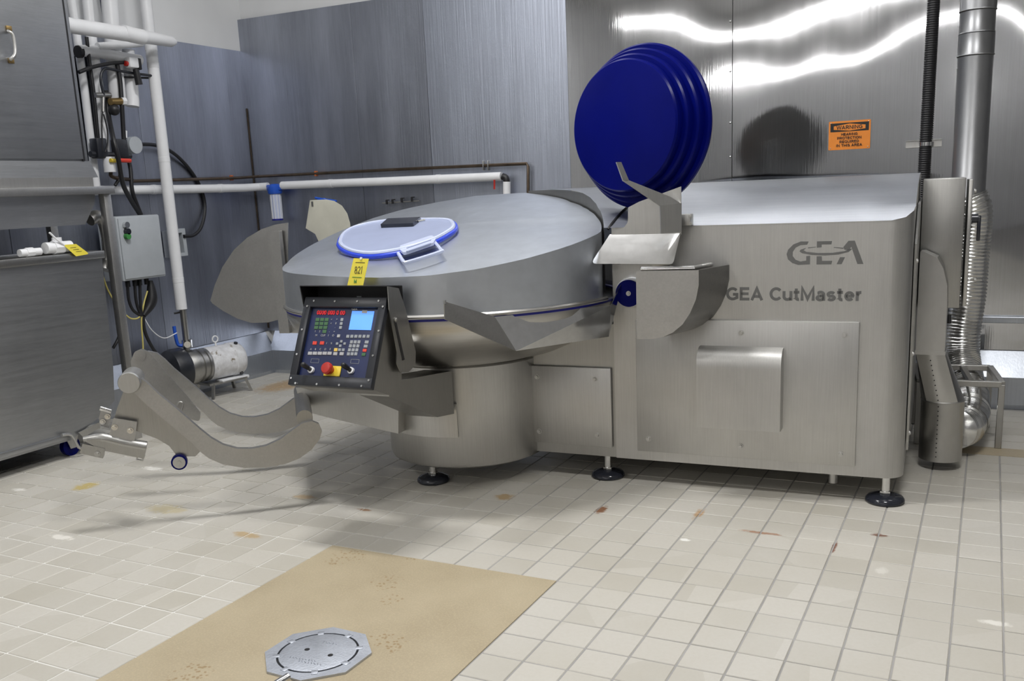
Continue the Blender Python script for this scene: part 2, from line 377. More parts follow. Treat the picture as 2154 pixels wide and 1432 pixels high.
def lettering(name, s, h, m, mtx, parent, stroke=.19, depth=.0008, gap=.03, fit=None, centre=True):
    """text in the local xy plane; fit = total width wanted"""
    wd_ = sum(GL[c][0] + gap for c in s) - gap; sx = (fit / (wd_ * h)) if fit else 1.0; x = -wd_ / 2 if centre else 0; bm = B()
    for c in s:
        w, pls = GL[c]
        for pl in pls:
            pl = [Vector(((px + x) * sx, py - .5)) for px, py in pl]; closed = (pl[0] - pl[-1]).length < 1e-4
            if closed: pl = pl[:-1]
            n = len(pl); off = []
            for i in range(n):
                a = pl[i] - pl[i - 1] if (i > 0 or closed) else None; b = pl[(i + 1) % n] - pl[i] if (i < n - 1 or closed) else None
                a = (a or b).normalized(); b = (b or a).normalized() if b is not None else a
                na, nb = Vector((-a.y, a.x)), Vector((-b.y, b.x)); mm = (na + nb); mm = mm.normalized() if mm.length > 1e-4 else na
                off.append(mm * (stroke / 2 / max(.45, mm.dot(na))))
            for i in range(n if closed else n - 1):
                j = (i + 1) % n; q = [pl[i] + off[i], pl[j] + off[j], pl[j] - off[j], pl[i] - off[i]]
                prism(bm, [(p.x * h, p.y * h, 0) for p in q], (0, 0, depth))
        x += w + gap
    xform(bm, mtx); return link(name, bm, m, parent)
# ================================================================== SETTING
T = .16
# floor: grout bed, tiles as pieces, epoxy patches
bm = B(); box(bm, (.4, -4.9, -.053), (9.9, 17.2, .1)); floor = tag(link('floor', bm, 'grout'), kind='structure')
def in_patch(i, j): return (-6 <= i <= 0 and -24 <= j < 0) or (9 <= i <= 30 and j == 15)
def proj(p):
    d = Vector(p) - CAM; z = r2.dot(d)
    return None if z < .2 else (CX + F * r0.dot(d) / z, CY + F * r1.dot(d) / z, z)
cand = []
for i in range(-27, 33):
    for j in range(-40, 22):
        if in_patch(i, j): continue
        x, y = (i + .5) * T, (j + .5) * T
        if x < -4.25 or y > 3.36 + (x + 4.2) * math.tan(TW): continue
        q = proj((x, y, 0)); vis = q and -60 < q[0] < W + 60 and q[1] < H + 80
        under = -.45 < x < 1.32 and 1.45 < y
        area = 0
        if vis and not under:
            a, b_, c_ = proj((x - .08, y - .08, 0)), proj((x + .08, y - .08, 0)), proj((x - .08, y + .08, 0))
            if a and b_ and c_: area = abs((b_[0] - a[0]) * (c_[1] - a[1]) - (b_[1] - a[1]) * (c_[0] - a[0]))
        cand.append((area, x, y))
cand.sort(reverse=True)
tm = B(); box(tm, (0, 0, -.006), (T - .006, T - .006, .012), bev=.0022, seg=1)
t0 = link('tile', tm, 'tile', floor); tmesh = t0.data
for k, (a, x, y) in enumerate(cand[:300]):
    o = t0 if k == 0 else bpy.data.objects.new('tile', tmesh)
    if k: C.objects.link(o); o.parent = floor
    o.location = (x, y, random.uniform(-.0009, .0007)); o.rotation_euler = (random.uniform(-.004, .004), random.uniform(-.004, .004), random.uniform(-.006, .006))
fb = B(); h = (T - .006) / 2
for a, x, y in cand[300:]:
    z = random.uniform(-.0008, .0006)
    t = [fb.verts.new((x + sx * (h - .0015), y + sy * (h - .0015), z)) for sx, sy in ((-1, -1), (1, -1), (1, 1), (-1, 1))]
    lo = [fb.verts.new((x + sx * h, y + sy * h, z - .008)) for sx, sy in ((-1, -1), (1, -1), (1, 1), (-1, 1))]
    fb.faces.new(t)
    for k in range(4): fb.faces.new((lo[k], lo[(k + 1) % 4], t[(k + 1) % 4], t[k]))
tag(link('tile_field', fb, 'tile', floor), kind='stuff')
bm = B(); box(bm, (-.40, -24 * T / 2, -.004), (7 * T - .004, 24 * T - .004, .010), bev=.001, seg=1); link('epoxy_patch', bm, 'epoxy', floor)
bm = B(); box(bm, (1.44 + 11 * T, 15.5 * T, -.004), (22 * T - .004, T - .004, .010), bev=.001, seg=1); link('epoxy_strip', bm, 'epoxy', floor)

def sheet(name, s0, s1, z0, z1, o, m, parent, t=.006):
    bm = B(); R3 = Matrix.Rotation(TW, 3, 'Z')
    box(bm, bwp((s0 + s1) / 2, (z0 + z1) / 2, o - t / 2), (s1 - s0 - .003, t, z1 - z0), R3, bev=.001, seg=1)
    return link(name, bm, m, parent)
R3 = Matrix.Rotation(TW, 3, 'Z')
bm = B(); box(bm, bwp(4.6, 2.3, -WOFF - .14), (9.6, .2, 4.7), R3); wall_back = tag(link('wall_back', bm, 'paint'), kind='structure')
def s_of(u, v): p = bw(u, v, -WOFF) - PB; return p.dot(TB)
def z_of(u, v): return bw(u, v, -WOFF).z
zt = z_of(600, 27)
seams = [-.08, s_of(750, 200), s_of(900, 200), s_of(1196, 200), s_of(1541, 200), s_of(1957, 200), s_of(1957, 200) + 1.23, s_of(1957, 200) + 2.5, s_of(1957, 200) + 4.0]
for k, (a, b_) in enumerate(zip(seams, seams[1:])):
    br = k < 3
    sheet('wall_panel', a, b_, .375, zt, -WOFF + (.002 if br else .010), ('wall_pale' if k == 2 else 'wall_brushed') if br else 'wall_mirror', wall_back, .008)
for u in (1541, 1957):
    for v in (45, 150, 258, 330):
        p = bw(u - 5, v, -WOFF + .011); bm = B(); sph(bm, p, .008, (1, .5, 1), 6); link('rivet', bm, 'chrome', wall_back, 60)
# kerb along the back wall: upright face, sloping top, rail above
def kerb(name, fr, prof, length, m):
    bm = B(); A = [bm.verts.new(fr(0, o, z)) for o, z in prof]; D = [bm.verts.new(fr(length, o, z)) for o, z in prof]
    for i in range(len(prof)): bm.faces.new((A[i], D[i], D[(i + 1) % len(prof)], A[(i + 1) % len(prof)]))
    bm.faces.new(A); bm.faces.new(D)
    return tag(link(name, bm, m), kind='structure')
prof = [(0, 0), (.004, .03), (0, .21), (-WOFF, .375), (-WOFF - .05, .375), (-WOFF - .05, 0)]
kerb('baseboard_back', lambda s, o, z: bwp(s, z, o), prof, 9.0, 'kerb')
bm = B(); box(bm, bwp(4.5, .58, -WOFF + .03), (9.0, .05, .042), R3, bev=.004); tag(link('trim_1', bm, 'kerb'), kind='structure')
LX = -4.28
bm = B(); box(bm, (LX - .1, -4.6, 2.3), (.2, 16.4, 4.7)); wall_left = tag(link('wall_left', bm, 'paint'), kind='structure')
zl = wx(420, 95, LX).z
for y0, y1 in ((2.23, 3.46), (1.0, 2.23), (-.23, 1.0), (-1.46, -.23)):
    bm = B(); box(bm, (LX + .005, (y0 + y1) / 2, (zl + .375) / 2), (.008, y1 - y0 - .003, zl - .375), bev=.001, seg=1); link('wall_panel', bm, 'wall_brushed', wall_left)
kerb('baseboard_left', lambda s, o, z: V(LX + .11 + o, 3.40 - s, z), [(o * 1.0, z) for o, z in [(0, 0), (.004, .03), (0, .21), (-.11, .375), (-.15, .375), (-.15, 0)]], 15.0, 'kerb')
bm = B(); tube(bm, [V(LX + .012, 3.44, .40), V(LX + .012, 3.44, 2.35)], .006, 8); tag(link('trim_2', bm, 'copper'), kind='structure')
bm = B(); box(bm, (5.1, -4.9, 2.3), (.2, 17.4, 4.7)); tag(link('wall_right', bm, 'paint_dim'), kind='structure')
bm = B(); box(bm, (.4, -13.2, 2.3), (9.6, .2, 4.7)); tag(link('wall_front', bm, 'paint_mid'), kind='structure')
bm = B(); box(bm, (.4, -4.9, CEIL + .1), (9.8, 17.6, .2)); ceiling = tag(link('ceiling', bm, 'ceil'), kind='structure')
for x, y, l in TUBES:
    bm = B(); cyl(bm, (x - l / 2, y, CEIL - .42), (x + l / 2, y, CEIL - .42), .038, n=16); link('light_tube', bm, 'tube', ceiling, 40)
    bm = B(); box(bm, (x, y, CEIL - .34), (l, .16, .07)); [cyl(bm, (x + k * l * .4, y, CEIL - .32), (x + k * l * .4, y, CEIL), .01, n=8) for k in (-1, 0, 1)]; link('tube_housing', bm, 'ceil', ceiling)
# ================================================================== BOWL CUTTER (built in the machine's own frame)
mc = empty('bowl_cutter', MO, AM, label='large brushed steel bowl cutter with a tilted round lid and blue ejector disc', cat='machine')
def zroof(y):
    P = [(-1, 1.339), (0, 1.339), (.06, 1.378), (.14, 1.418), (.25, 1.455), (.38, 1.488), (.52, 1.513), (.7, 1.532), (.9, 1.541), (2, 1.541)]
    for (a, za), (b, zb) in zip(P, P[1:]):
        if y <= b: return za + (zb - za) * (y - a) / (b - a)
BC = (-.5, .06); BR = .93
ROOFY = [0, .02, .06, .10, .14, .19, .25, .31, .38, .45, .52, .6, .7, .8, .9, 1.1, 1.3, 1.6]
# housing: plan outline with a rounded front corner, swept up to the arched roof
rc = .095; XR = 1.842
out = [(.435, 0.0)] + [(x, 0.0) for x in (.7, 1.0, 1.3, 1.6)] + [(XR - rc + rc * math.sin(a), rc - rc * math.cos(a)) for a in [PI / 2 * k / 10 for k in range(11)]]
out += [(XR, y) for y in (.14, .19, .25, .31, .38, .45, .52, .6, .7, .8, .9, 1.1, 1.3)] + [(XR - .02, 1.6), (-.42, 1.6), (-.42, 1.02)]
arc = [(BC[0] + .945 * math.cos(a), BC[1] + .945 * math.sin(a)) for a in [math.radians(t) for t in range(84, -3, -6)]]
out += arc
bm = B(); zb = .132
lo = [bm.verts.new((x, y, zb)) for x, y in out]; hi = [bm.verts.new((x, y, zroof(y) if k < len(out) - len(arc) - 2 else 1.0)) for k, (x, y) in enumerate(out)]
n = len(out)
for k in range(n): bm.faces.new((lo[k], lo[(k + 1) % n], hi[(k + 1) % n], hi[k]))
bm.faces.new(lo)
housing = link('housing', bm, 'steel', mc, 25)
# roof sheet with the knife cover reaching over the bowl
def xr(y): return XR + .004 - (rc - math.sqrt(max(0, rc * rc - (rc - y) ** 2)) if y < rc else 0)
LIDT = [(-200, .93, 1.37), (-187, .93, 1.315), (-173, .93, 1.262), (-156, .93, 1.205), (-140, .93, 1.188), (-126, .93, 1.186), (-113, .93, 1.186), (-100, .93, 1.183), (-84, .93, 1.178), (-70, .93, 1.181), (-56, .93, 1.20), (-42, .93, 1.231),
        (-25, .93, 1.278), (-10, .925, 1.322), (0, .86, 1.357), (9, .80, 1.392), (21, .755, 1.416), (33, .74, 1.435), (51, .755, 1.463), (70, .85, 1.495), (88, .93, 1.527), (108, .93, 1.52), (123, .93, 1.492), (137, .93, 1.457), (150, .93, 1.412)]
def lidrz(t):
    t = ((t + 210) % 360) - 210
    L = LIDT + [(LIDT[0][0] + 360, LIDT[0][1], LIDT[0][2])]
    if t < L[0][0]: t += 360
    for (a, ra, za), (b, rb, zb_) in zip(L, L[1:]):
        if a <= t <= b:
            s = (t - a) / (b - a); return ra + (rb - ra) * s, za + (zb_ - za) * s
    return .93, 1.3
def xl(y):
    """edge of the knife cover beside the lid"""
    best = .437
    for t in range(-10, 92, 2):
        r, z = lidrz(t); x, yy = BC[0] + (r + .012) * math.cos(math.radians(t)), BC[1] + (r + .012) * math.sin(math.radians(t))
        t2 = t + 2; r, z = lidrz(t2); x2, y2 = BC[0] + (r + .012) * math.cos(math.radians(t2)), BC[1] + (r + .012) * math.sin(math.radians(t2))
        if yy <= y < y2: best = min(best, x + (x2 - x) * (y - yy) / max(1e-6, y2 - yy))
    return best if y < .98 else -.42
bm = B(); prev = None
for y in ROOFY:
    a, b = min(.437, xl(y)), xr(y); zz = zroof(y)
    xs = [a + (b - a) * k / 8 for k in range(9)]
    row = [bm.verts.new((x, y - (.003 if y == 0 else 0), zz)) for x in xs]
    if prev:
        for k in range(8): bm.faces.new((prev[k], prev[k + 1], row[k + 1], row[k]))
    prev = row
bmesh.ops.solidify(bm, geom=bm.faces[:], thickness=.012)
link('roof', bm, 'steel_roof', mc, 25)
# skirt of the knife cover down to the bowl rim
bm = B(); a_, b_ = [], []
for t in range(-6, 90, 4):
    r, z = lidrz(t); x, y = BC[0] + (r + .014) * math.cos(math.radians(t)), BC[1] + (r + .014) * math.sin(math.radians(t))
    if x > .44: x = .44
    a_.append(bm.verts.new((x, y, 1.002))); b_.append(bm.verts.new((x, y, zroof(max(0, y)) - .004)))
for k in range(len(a_) - 1): bm.faces.new((a_[k], a_[k + 1], b_[k + 1], b_[k]))
bmesh.ops.solidify(bm, geom=bm.faces[:], thickness=.006)
link('knife_cover', bm, 'steel', mc, 30)
def onroof(u, v):
    y = 0.0
    while y < .88:
        p = my(u, v, y)
        if zroof(y) >= p.z: return p + V(0, 0, .004)
        y += .004
    return p
bm = B(); tube(bm, [my(1279, 482, -.004)] + [onroof(u, v) for u, v in ((1284, 476), (1292, 466), (1302, 454), (1312, 444), (1322, 435))], .007, 8, 2)
link('roof_gasket', bm, 'black', mc, 40)
# lower housing beneath the bowl, with the gusset
bm = B(); prism(bm, [(.436, .004, .134), (-.083, .004, .134), (-.083, .004, .645), (.235, .004, .768), (.436, .004, .85)], (0, 1.3, 0))
link('lower_housing', bm, 'steel_dark', mc, 30)
# pedestal, bowl, lid
PC = (-.469, .065)
bm = B(); lathe(bm, [(0, .10), (.40, .10), (.44, .118), (.45, .14), (.45, .655), (.44, .664), (0, .664)], (PC[0], PC[1], 0), 96); link('pedestal', bm, 'steel', mc, 35)
bm = B(); lathe(bm, [(0, .66), (.46, .665), (.60, .70), (.74, .76), (.85, .83), (.905, .885), (.928, .935), (.93, .962), (.93, .968), (.90, .968)], (BC[0], BC[1], 0), 128); link('bowl', bm, M['steel_h'], mc, 35)
bm = B(); lathe(bm, [(.90, .968), (.932, .968), (.932, .979), (.90, .979)], (BC[0], BC[1], 0), 128, closed=True); link('bowl_gasket', bm, 'bluegask', mc, 35)
bm = B(); lathe(bm, [(.90, .980), (.938, .980), (.944, .986), (.944, .992), (.938, 1.0), (.90, 1.0)], (BC[0], BC[1], 0), 128, closed=True, a0=math.radians(88), a1=math.radians(352)); link('lid_rim', bm, 'steel_h', mc, 35)
bm = B(); rings = []; NT = 120
ZC = 1.348
for f in (0, .15, .3, .45, .6, .72, .82, .9, .955, .985):
    ring = []
    for k in range(NT):
        t = 360 * k / NT; r, z = lidrz(t); q = math.radians(t)
        zz = ZC + (z - ZC) * f + .028 * (1 - f * f)
        ring.append(bm.verts.new((BC[0] + r * f * math.cos(q), BC[1] + r * f * math.sin(q), zz)) if f else None)
    rings.append(ring)
ctr = bm.verts.new((BC[0], BC[1], ZC + .028))
for k in range(NT): bm.faces.new((ctr, rings[1][k], rings[1][(k + 1) % NT]))
def edge(dr, dz): return [bm.verts.new((BC[0] + (lidrz(360 * k / NT)[0] + dr) * math.cos(2 * PI * k / NT), BC[1] + (lidrz(360 * k / NT)[0] + dr) * math.sin(2 * PI * k / NT), lidrz(360 * k / NT)[1] + dz)) for k in range(NT)]
rr = rings[1:] + [edge(0, 0), edge(0, -.03)]
low = [bm.verts.new((v.co.x, v.co.y, 1.0)) for v in rr[-1]]; rr.append(low)
for a, b in zip(rr, rr[1:]):
    for k in range(NT): bm.faces.new((a[k], a[(k + 1) % NT], b[(k + 1) % NT], b[k]))
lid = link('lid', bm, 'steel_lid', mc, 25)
# loading hatch on the lid: frosted window, blue gasket, handle, hinge block
LP = V(BC[0], BC[1], ZC + .028); LN = V(-.05, -.185, 1).normalized()
hp = [(712, 515), (718, 499), (735, 486), (762, 477), (800, 470), (840, 467), (880, 466), (920, 465.5), (948, 467), (958, 474), (958, 484), (945, 494), (920, 508), (890, 519), (860, 528), (820, 536), (780, 540), (750, 537), (730, 531), (717, 523)]
def onlid(u, v, h): return mh(u, v, LP + LN * h, LN)
P = [onlid(u, v, .010) for u, v in hp]
P = smoothpath(P + [P[0]], 3)[:-1]
bm = B(); prism(bm, [p - LN * .03 for p in P], LN * .045)
hatch = link('hatch_window', bm, 'hatch', lid, 30)
bm = B(); tube(bm, P + [P[0]], .0125, 10); link('hatch_gasket', bm, 'bluelt', lid, 40)
P2 = [p + LN * .014 + (sum(P, V(0, 0, 0)) / len(P) - p) * .04 for p in P]
bm = B(); tube(bm, P2 + [P2[0]], .011, 8); link('hatch_rim', bm, 'clear', lid, 40)
hd = [onlid(u, v, .012) for u, v in [(838, 533), (848, 549), (858, 551), (925, 530), (927, 525), (915, 510)]]
bm = B(); tube(bm, smoothpath(hd, 4), .009, 8); link('hatch_handle', bm, 'clear', lid, 40)
hb = [onlid(u, v, .022) for u, v in [(842, 519), (908, 497), (918, 503), (912, 513), (850, 534), (842, 528)]]
bm = B(); plate(bm, rounded(hb, .012), .014); link('handle_mount', bm, 'clear', lid, 40)
for u0, v0, u1, v1 in ((856, 522, 906, 505), (856, 529, 906, 512)):
    bm = B(); tube(bm, [onlid(u0, v0, .030), onlid(u1, v1, .030)], .004, 8); link('handle_rib', bm, 'hatch', lid, 40)
hg = [onlid(u, v, .045) for u, v in [(800, 472), (868, 469), (885, 456), (815, 459)]]
bm = B(); prism(bm, rounded(hg, .008), -LN * .040); link('hatch_hinge', bm, 'blackgloss', lid, 30)
bm = B(); cyl(bm, onlid(880, 466, .03), onlid(894, 463, .03), .008); link('hinge_pin', bm, 'chrome', lid, 40)
# front covers and bolts
def fpanel(name, x0, x1, z0, z1, t, m, bolts):
    bm = B(); box(bm, ((x0 + x1) / 2, -t / 2 - .002, (z0 + z1) / 2), (x1 - x0, t, z1 - z0), bev=.003, seg=2)
    o = link(name, bm, m, mc, 30)
    for x, z in bolts: bolt(o, (x, -t - .002, z), (0, -1, 0), .0115)
    return o
big = fpanel('access_panel', .556, 1.630, .184, .879, .014, 'steel', [(1.09, .819), (1.566, .819), (1.09, .246), (1.565, .242), (.617, .253), (.617, .813)])
fpanel('access_panel', -.072, .418, .190, .617, .016, 'steel', [(.003, .556), (.332, .558), (.004, .254), (.337, .254)])
hw = [(.0, .752), (-.03, .750), (-.055, .738), (-.075, .715), (-.085, .685), (-.088, .65), (-.088, .318), (.0, .318)]
hx0, hx1 = my(1466, 800, -.09).x, my(1643, 800, -.09).x
dz0 = my(1466, 897, -.088).z - .318
bm = B(); box(bm, ((hx0 + hx1) / 2, -.045, .326 + dz0), (hx1 - hx0 - .012, .05, .012)); link('hood_opening', bm, 'black', big)
bm = B(); prism(bm, [(hx0, y - .016, z + (.0 if z > .5 else dz0) ) for y, z in hw], (hx1 - hx0, 0, 0)); link('vent_hood', bm, 'steel', big, 30)
# feet and drain stub
for x, y in ((-.532, -.273), (.361, .075), (1.766, .055), (1.70, 1.4), (.2, 1.4)):
    bm = B(); lathe(bm, [(0, 0), (.084, 0), (.090, .008), (.089, .018), (.080, .029), (.055, .038), (.03, .044), (0, .038)], (x, y, 0), 40); ft = link('foot', bm, 'blackgloss', mc, 40)
    bm = B(); cyl(bm, (x, y, .03), (x, y, .14), .020); cyl(bm, (x, y, .03), (x, y, .055), .026, n=6); link('foot_stem', bm, 'chrome', ft, 40)
bm = B(); p = my(1752, 1010, .12); cyl(bm, (p.x, .12, .15), (p.x, .12, .055), .022); link('drain_stub', bm, 'steel', mc, 40)
# lettering etched on the front
def front(sx, z): return basis((1, 0, 0), (0, 0, 1), (0, -1, 0), (sx, -.0006, z))
zA, zB = my(1670, 604.5, 0).z, my(1670, 632, 0).z
lettering('lettering', 'GEA CutMaster', zA - zB, 'etch', front((my(1527, 632, 0).x + my(1815, 632, 0).x) / 2, (zA + zB) / 2), mc, stroke=.215, fit=my(1815, 632, 0).x - my(1527, 632, 0).x)
gx0, gx1 = my(1654, 540, 0).x, my(1816, 540, 0).x; gz1, gz0 = my(1730, 506, 0).z, my(1730, 557, 0).z
def lg(px, py): return ((gx0 + (gx1 - gx0) * (px - 500) / 528), -.001, gz0 + (gz1 - gz0) * (380 - py) / 162)
logo = [[(655, 222), (600, 221), (548, 240), (512, 275), (502, 305), (512, 340), (543, 366), (585, 379), (667, 376), (667, 318), (640, 320), (640, 350), (600, 356), (566, 344), (545, 318), (546, 290), (565, 262), (598, 246), (645, 243)],
        [(712, 222), (815, 222), (811, 244), (745, 244), (745, 262), (712, 264)], [(712, 322), (747, 322), (750, 353), (820, 353), (814, 377), (712, 377)],
        [(850, 376), (884, 376), (906, 330), (872, 330)], [(893, 262), (926, 222), (968, 222), (1030, 376), (990, 376), (946, 262), (930, 285), (900, 280)],
        [(592, 287), (600, 276), (640, 264), (620, 280), (640, 291), (720, 300), (820, 300), (900, 290), (940, 274), (952, 276), (930, 296), (860, 312), (770, 317), (680, 313), (610, 300)],
        [(830, 262), (900, 268), (890, 274), (826, 266)], [(650, 262), (706, 258), (706, 262), (652, 268)]]
bm = B()
for poly in logo: prism(bm, [lg(*q) for q in poly], (0, .0008, 0))
link('logo', bm, 'etch', mc)
# ejector arm with wing plate, scraper blade and stepped blue disc
ya = -.10
bm = B(); pts = [my(u, v, ya) for u, v in [(1322, 436), (1345, 424), (1433, 392), (1433, 493), (1283, 493), (1313, 478), (1321, 468)]]
plate(bm, rounded(pts, [0, 0, 0, 0, .004, .03, .03]), .008); arm = link('ejector_arm', bm, 'steel', mc, 30)
bm = B(); box(bm, (my(1415, 500, .0).x - .05, .02, 1.29), (.10, .14, .34), bev=.006); link('arm_block', bm, 'steel', arm, 30)
bm = B(); pts = [my(1283, 493, ya), my(1432, 490, ya), my(1416, 556, ya - .09), my(1243, 555, ya - .09)]
plate(bm, rounded(pts, [.004, .004, .02, .02]), .005); link('wing_plate', bm, 'chrome', arm, 30)
yb = ya - .10
front_e = [my(1388, 433, yb), my(1433, 427, ya), my(1433, 488, ya), my(1390, 491, yb)]
bm = B(); plate(bm, front_e, .006)
plate(bm, [my(1310, 380, yb - .14), my(1388, 433, yb), my(1433, 429, ya), my(1409, 414, ya - .05), my(1316, 377, yb - .11)], .006)
plate(bm, [my(1296, 341, yb - .16), my(1310, 380, yb - .14), my(1322, 379, yb - .11), my(1306, 341, yb - .13)], .006)
link('scraper_blade', bm, 'steel', arm, 30)
bm = B(); box(bm, my(1445, 462, -.02), (.05, .06, .055), bev=.004); hb_ = link('hinge_block', bm, 'steel', arm, 30)
for v in (455, 470): bolt(hb_, my(1452, v, -.05), (0, -1, 0), .007)
DA = V(-.335, -.94, .03).normalized(); rad = [.400, .371, .342, .315]; st = [0, .052, .100, .146]
d0 = my(1350, 268, .12)
bm = B(); prof = [(0, -.014), (rad[0] - .004, -.014), (rad[0], -.010)]
for k in range(4):
    prof += [(rad[k], st[k] + .004), (rad[k] - .008, st[k] + .012), ((rad[k + 1] if k < 3 else rad[k] - .01), st[k] + (.012 if k < 3 else .0125))]
    if k < 3: prof.append((rad[k + 1], st[k] + .014))
prof.append((0, st[3] + .009))
lathe(bm, prof, (0, 0, 0), 128)
dx = DA.cross(V(0, 0, 1)).normalized(); dy = DA.cross(dx)
xform(bm, basis(dx, dy, DA, d0)); dsc = link('ejector_disc', bm, 'blue', arm, 25)
bm = B(); lathe(bm, [(0, -.024), (rad[0] - .006, -.024), (rad[0] - .003, -.0145), (0, -.0145)], (0, 0, 0), 96); xform(bm, basis(dx, dy, DA, d0)); link('back_plate', bm, 'galv', dsc, 25)
bm = B(); cyl(bm, d0 - DA * .01, d0 - DA * .10, .05); cyl(bm, d0 - DA * .09, V(d0.x, d0.y, d0.z) - DA * .09 + V(0, .0, -.5), .035); link('disc_shaft', bm, 'steel', arm, 40)
# discharge chute: quarter round trough on the front
yc = -.27
fo = [my(u, v, yc) for u, v in [(1338, 570), (1470, 568), (1470, 600), (1464, 630), (1452, 658), (1436, 682), (1416, 699), (1394, 709), (1370, 713), (1340, 713)]]
bk = V(my(1534, 560, -.005).x - fo[1].x, -yc - .004, 0)
ch = empty('discharge_chute', (0, 0, 0)); ch.parent = mc
bm = B(); plate(bm, fo, .005); link('chute_face', bm, 'steel_matte', ch, 30)
bm = B(); A = [bm.verts.new(p) for p in fo[1:]]; D = [bm.verts.new(p + bk) for p in fo[1:]]
for k in range(len(A) - 1): bm.faces.new((A[k], A[k + 1], D[k + 1], D[k]))
bmesh.ops.solidify(bm, geom=bm.faces[:], thickness=.004); link('chute_wall', bm, 'steel_matte', ch, 50)
bm = B(); tube(bm, [fo[0] + V(.02, .02, .006), fo[1] + V(-.03, .03, .006), fo[1] + bk * .8 + V(-.06, 0, .006)], .012, 10); link('chute_hinge', bm, 'chrome', ch, 40)
bm = B(); c0 = my(1322, 617, -.05); cyl(bm, c0, c0 + V(0, .05, 0), .068, n=48); cap = link('blue_cap', bm, 'blue', mc, 40)
bolt(cap, c0, (0, -1, 0), .010)
bm = B(); cyl(bm, c0 + V(.004, .006, .004), c0 + V(.004, .06, .004), .073, n=48); link('cap_ring', bm, 'white', cap, 40)
# splash apron below the bowl rim
def mc_cyl(u, v, r):
    d = toM(CAM); q = toM(CAM + ray(u, v)) - d; a = q.x ** 2 + q.y ** 2; b = 2 * ((d.x - BC[0]) * q.x + (d.y - BC[1]) * q.y); c_ = (d.x - BC[0]) ** 2 + (d.y - BC[1]) ** 2 - r * r
    t = (-b - math.sqrt(b * b - 4 * a * c_)) / (2 * a); return d + q * t
b0 = mc_cyl(1040, 666, .955); b1 = mc_cyl(1085, 738, .955 + .02); e0 = my(1285, 642, -.13); e1 = my(1310, 590, -.035); dd = my(1280, 708, -.14)
bm = B(); plate(bm, [b0, e0, e1, dd, b1], .005); ap = link('splash_apron', bm, 'chrome', mc, 30)
a0 = my(934, 634, -1.04); f0 = my(935, 671, -1.02)
bm = B(); plate(bm, rounded([b0, b1, f0, a0], [0, 0, .01, .008]), .005); link('apron_wing', bm, 'steel_matte', ap, 30)
bm = B(); cyl(bm, a0 + V(.004, 0, -.01), a0 + V(.004, 0, .006), .006); link('apron_pin', bm, 'chrome', ap, 40)
# quarter disc guard on its post, beside the bowl
yg = .02
gp = [(606, 468), (580, 472), (550, 482), (520, 500), (492, 526), (468, 562), (452, 600), (443, 632), (447, 638), (470, 654), (500, 670), (530, 679), (565, 678), (590, 671), (606, 664)]
bm = B(); plate(bm, [my(u, v, yg) for u, v in gp], .005); gd = link('quarter_disc_guard', bm, 'steel_matte', mc, 30)
bm = B(); plate(bm, rounded([my(u, v, yg - .03) for u, v in [(569, 493), (573, 486), (590, 485), (612, 700), (591, 700), (582, 610)]], .004), .03); link('guard_post', bm, 'steel_matte', gd, 30)
p = my(600, 697, yg); bm = B(); box(bm, (p.x + .14, yg, p.z + .02), (.28, .05, .05), bev=.004); link('guard_bracket', bm, 'steel', gd, 30)
# operator console
kx0, kx1 = -.69, -.25; kt, kb = V(0, -1.05, 1.104), V(0, -1.237, .732)
KU = (kt - kb).normalized(); KX = V(1, 0, 0); KN = KX.cross(KU).normalized()
if KN.y > 0: KN = -KN
def kon(u, v, h=0.0): return mh(u, v, kt + KN * h, KN)
KR = basis(KX, KU, KN, (0, 0, 0)).to_3x3()
co = empty('control_console', (0, 0, 0)); co.parent = mc
fc = [kon(u, v) for u, v in [(652, 628), (817, 630), (786, 819), (605, 810)]]
xa, xb = (fc[0].x + fc[3].x) / 2, (fc[1].x + fc[2].x) / 2
kh = (kt - kb).length; km = V((xa + xb) / 2, 0, 0) + (kt + kb) / 2
side = [V(0, kt.y + .02, kt.z + .0), V(0, kb.y + .01, kb.z - .0), V(0, -1.10, .68), V(0, -.985, .665), V(0, -.95, .9), V(0, -.955, 1.06)]
bm = B(); prism(bm, [V(xa + .012, p.y, p.z) for p in side], (xb - xa - .024, 0, 0)); link('console_body', bm, 'steel_dark', co, 30)
bm = B()
fw = .048
for (cx_, cy_, sx_, sy_) in ((0, kh / 2 - fw / 2, xb - xa, fw), (0, -kh / 2 + fw / 2, xb - xa, fw), (-(xb - xa) / 2 + fw * .4, 0, fw * .8, kh - fw * 2 + .004), ((xb - xa) / 2 - fw * .4, 0, fw * .8, kh - fw * 2 + .004)):
    box(bm, km + KX * cx_ + KU * cy_ + KN * .004, (sx_, sy_, .03), KR, bev=.004)
link('console_frame', bm, 'frame', co, 30)
bm = B(); box(bm, km - KN * .006, (xb - xa - .05, kh - .06, .012), KR); kp = link('keypad', bm, 'navy', co, 30)
for u, v in [(661, 633), (705, 634), (752, 634), (797, 633), (647, 644), (806, 645), (636, 693), (797, 696), (625, 745), (785, 748), (613, 795), (776, 800), (622, 806), (667, 808), (714, 810), (761, 812)]:
    bm = B(); p = kon(u, v, .019); cyl(bm, p, p + KN * .004, .005, n=8); link('screw', bm, 'chrome', co, 40)
def key(u, v, du, dv, m, name='key', h=.004):
    c = kon(u, v, 0); a, b = kon(u - du / 2, v, 0), kon(u + du / 2, v, 0); a2, b2 = kon(u, v - dv / 2, 0), kon(u, v + dv / 2, 0)
    bm = B(); box(bm, c + KN * .001, ((b - a).length, (b2 - a2).length, h), KR, bev=.0008, seg=1); return link(name, bm, m, co)
def cr(x, y): return 580 + x / 5.506, 580 + y / 5.506
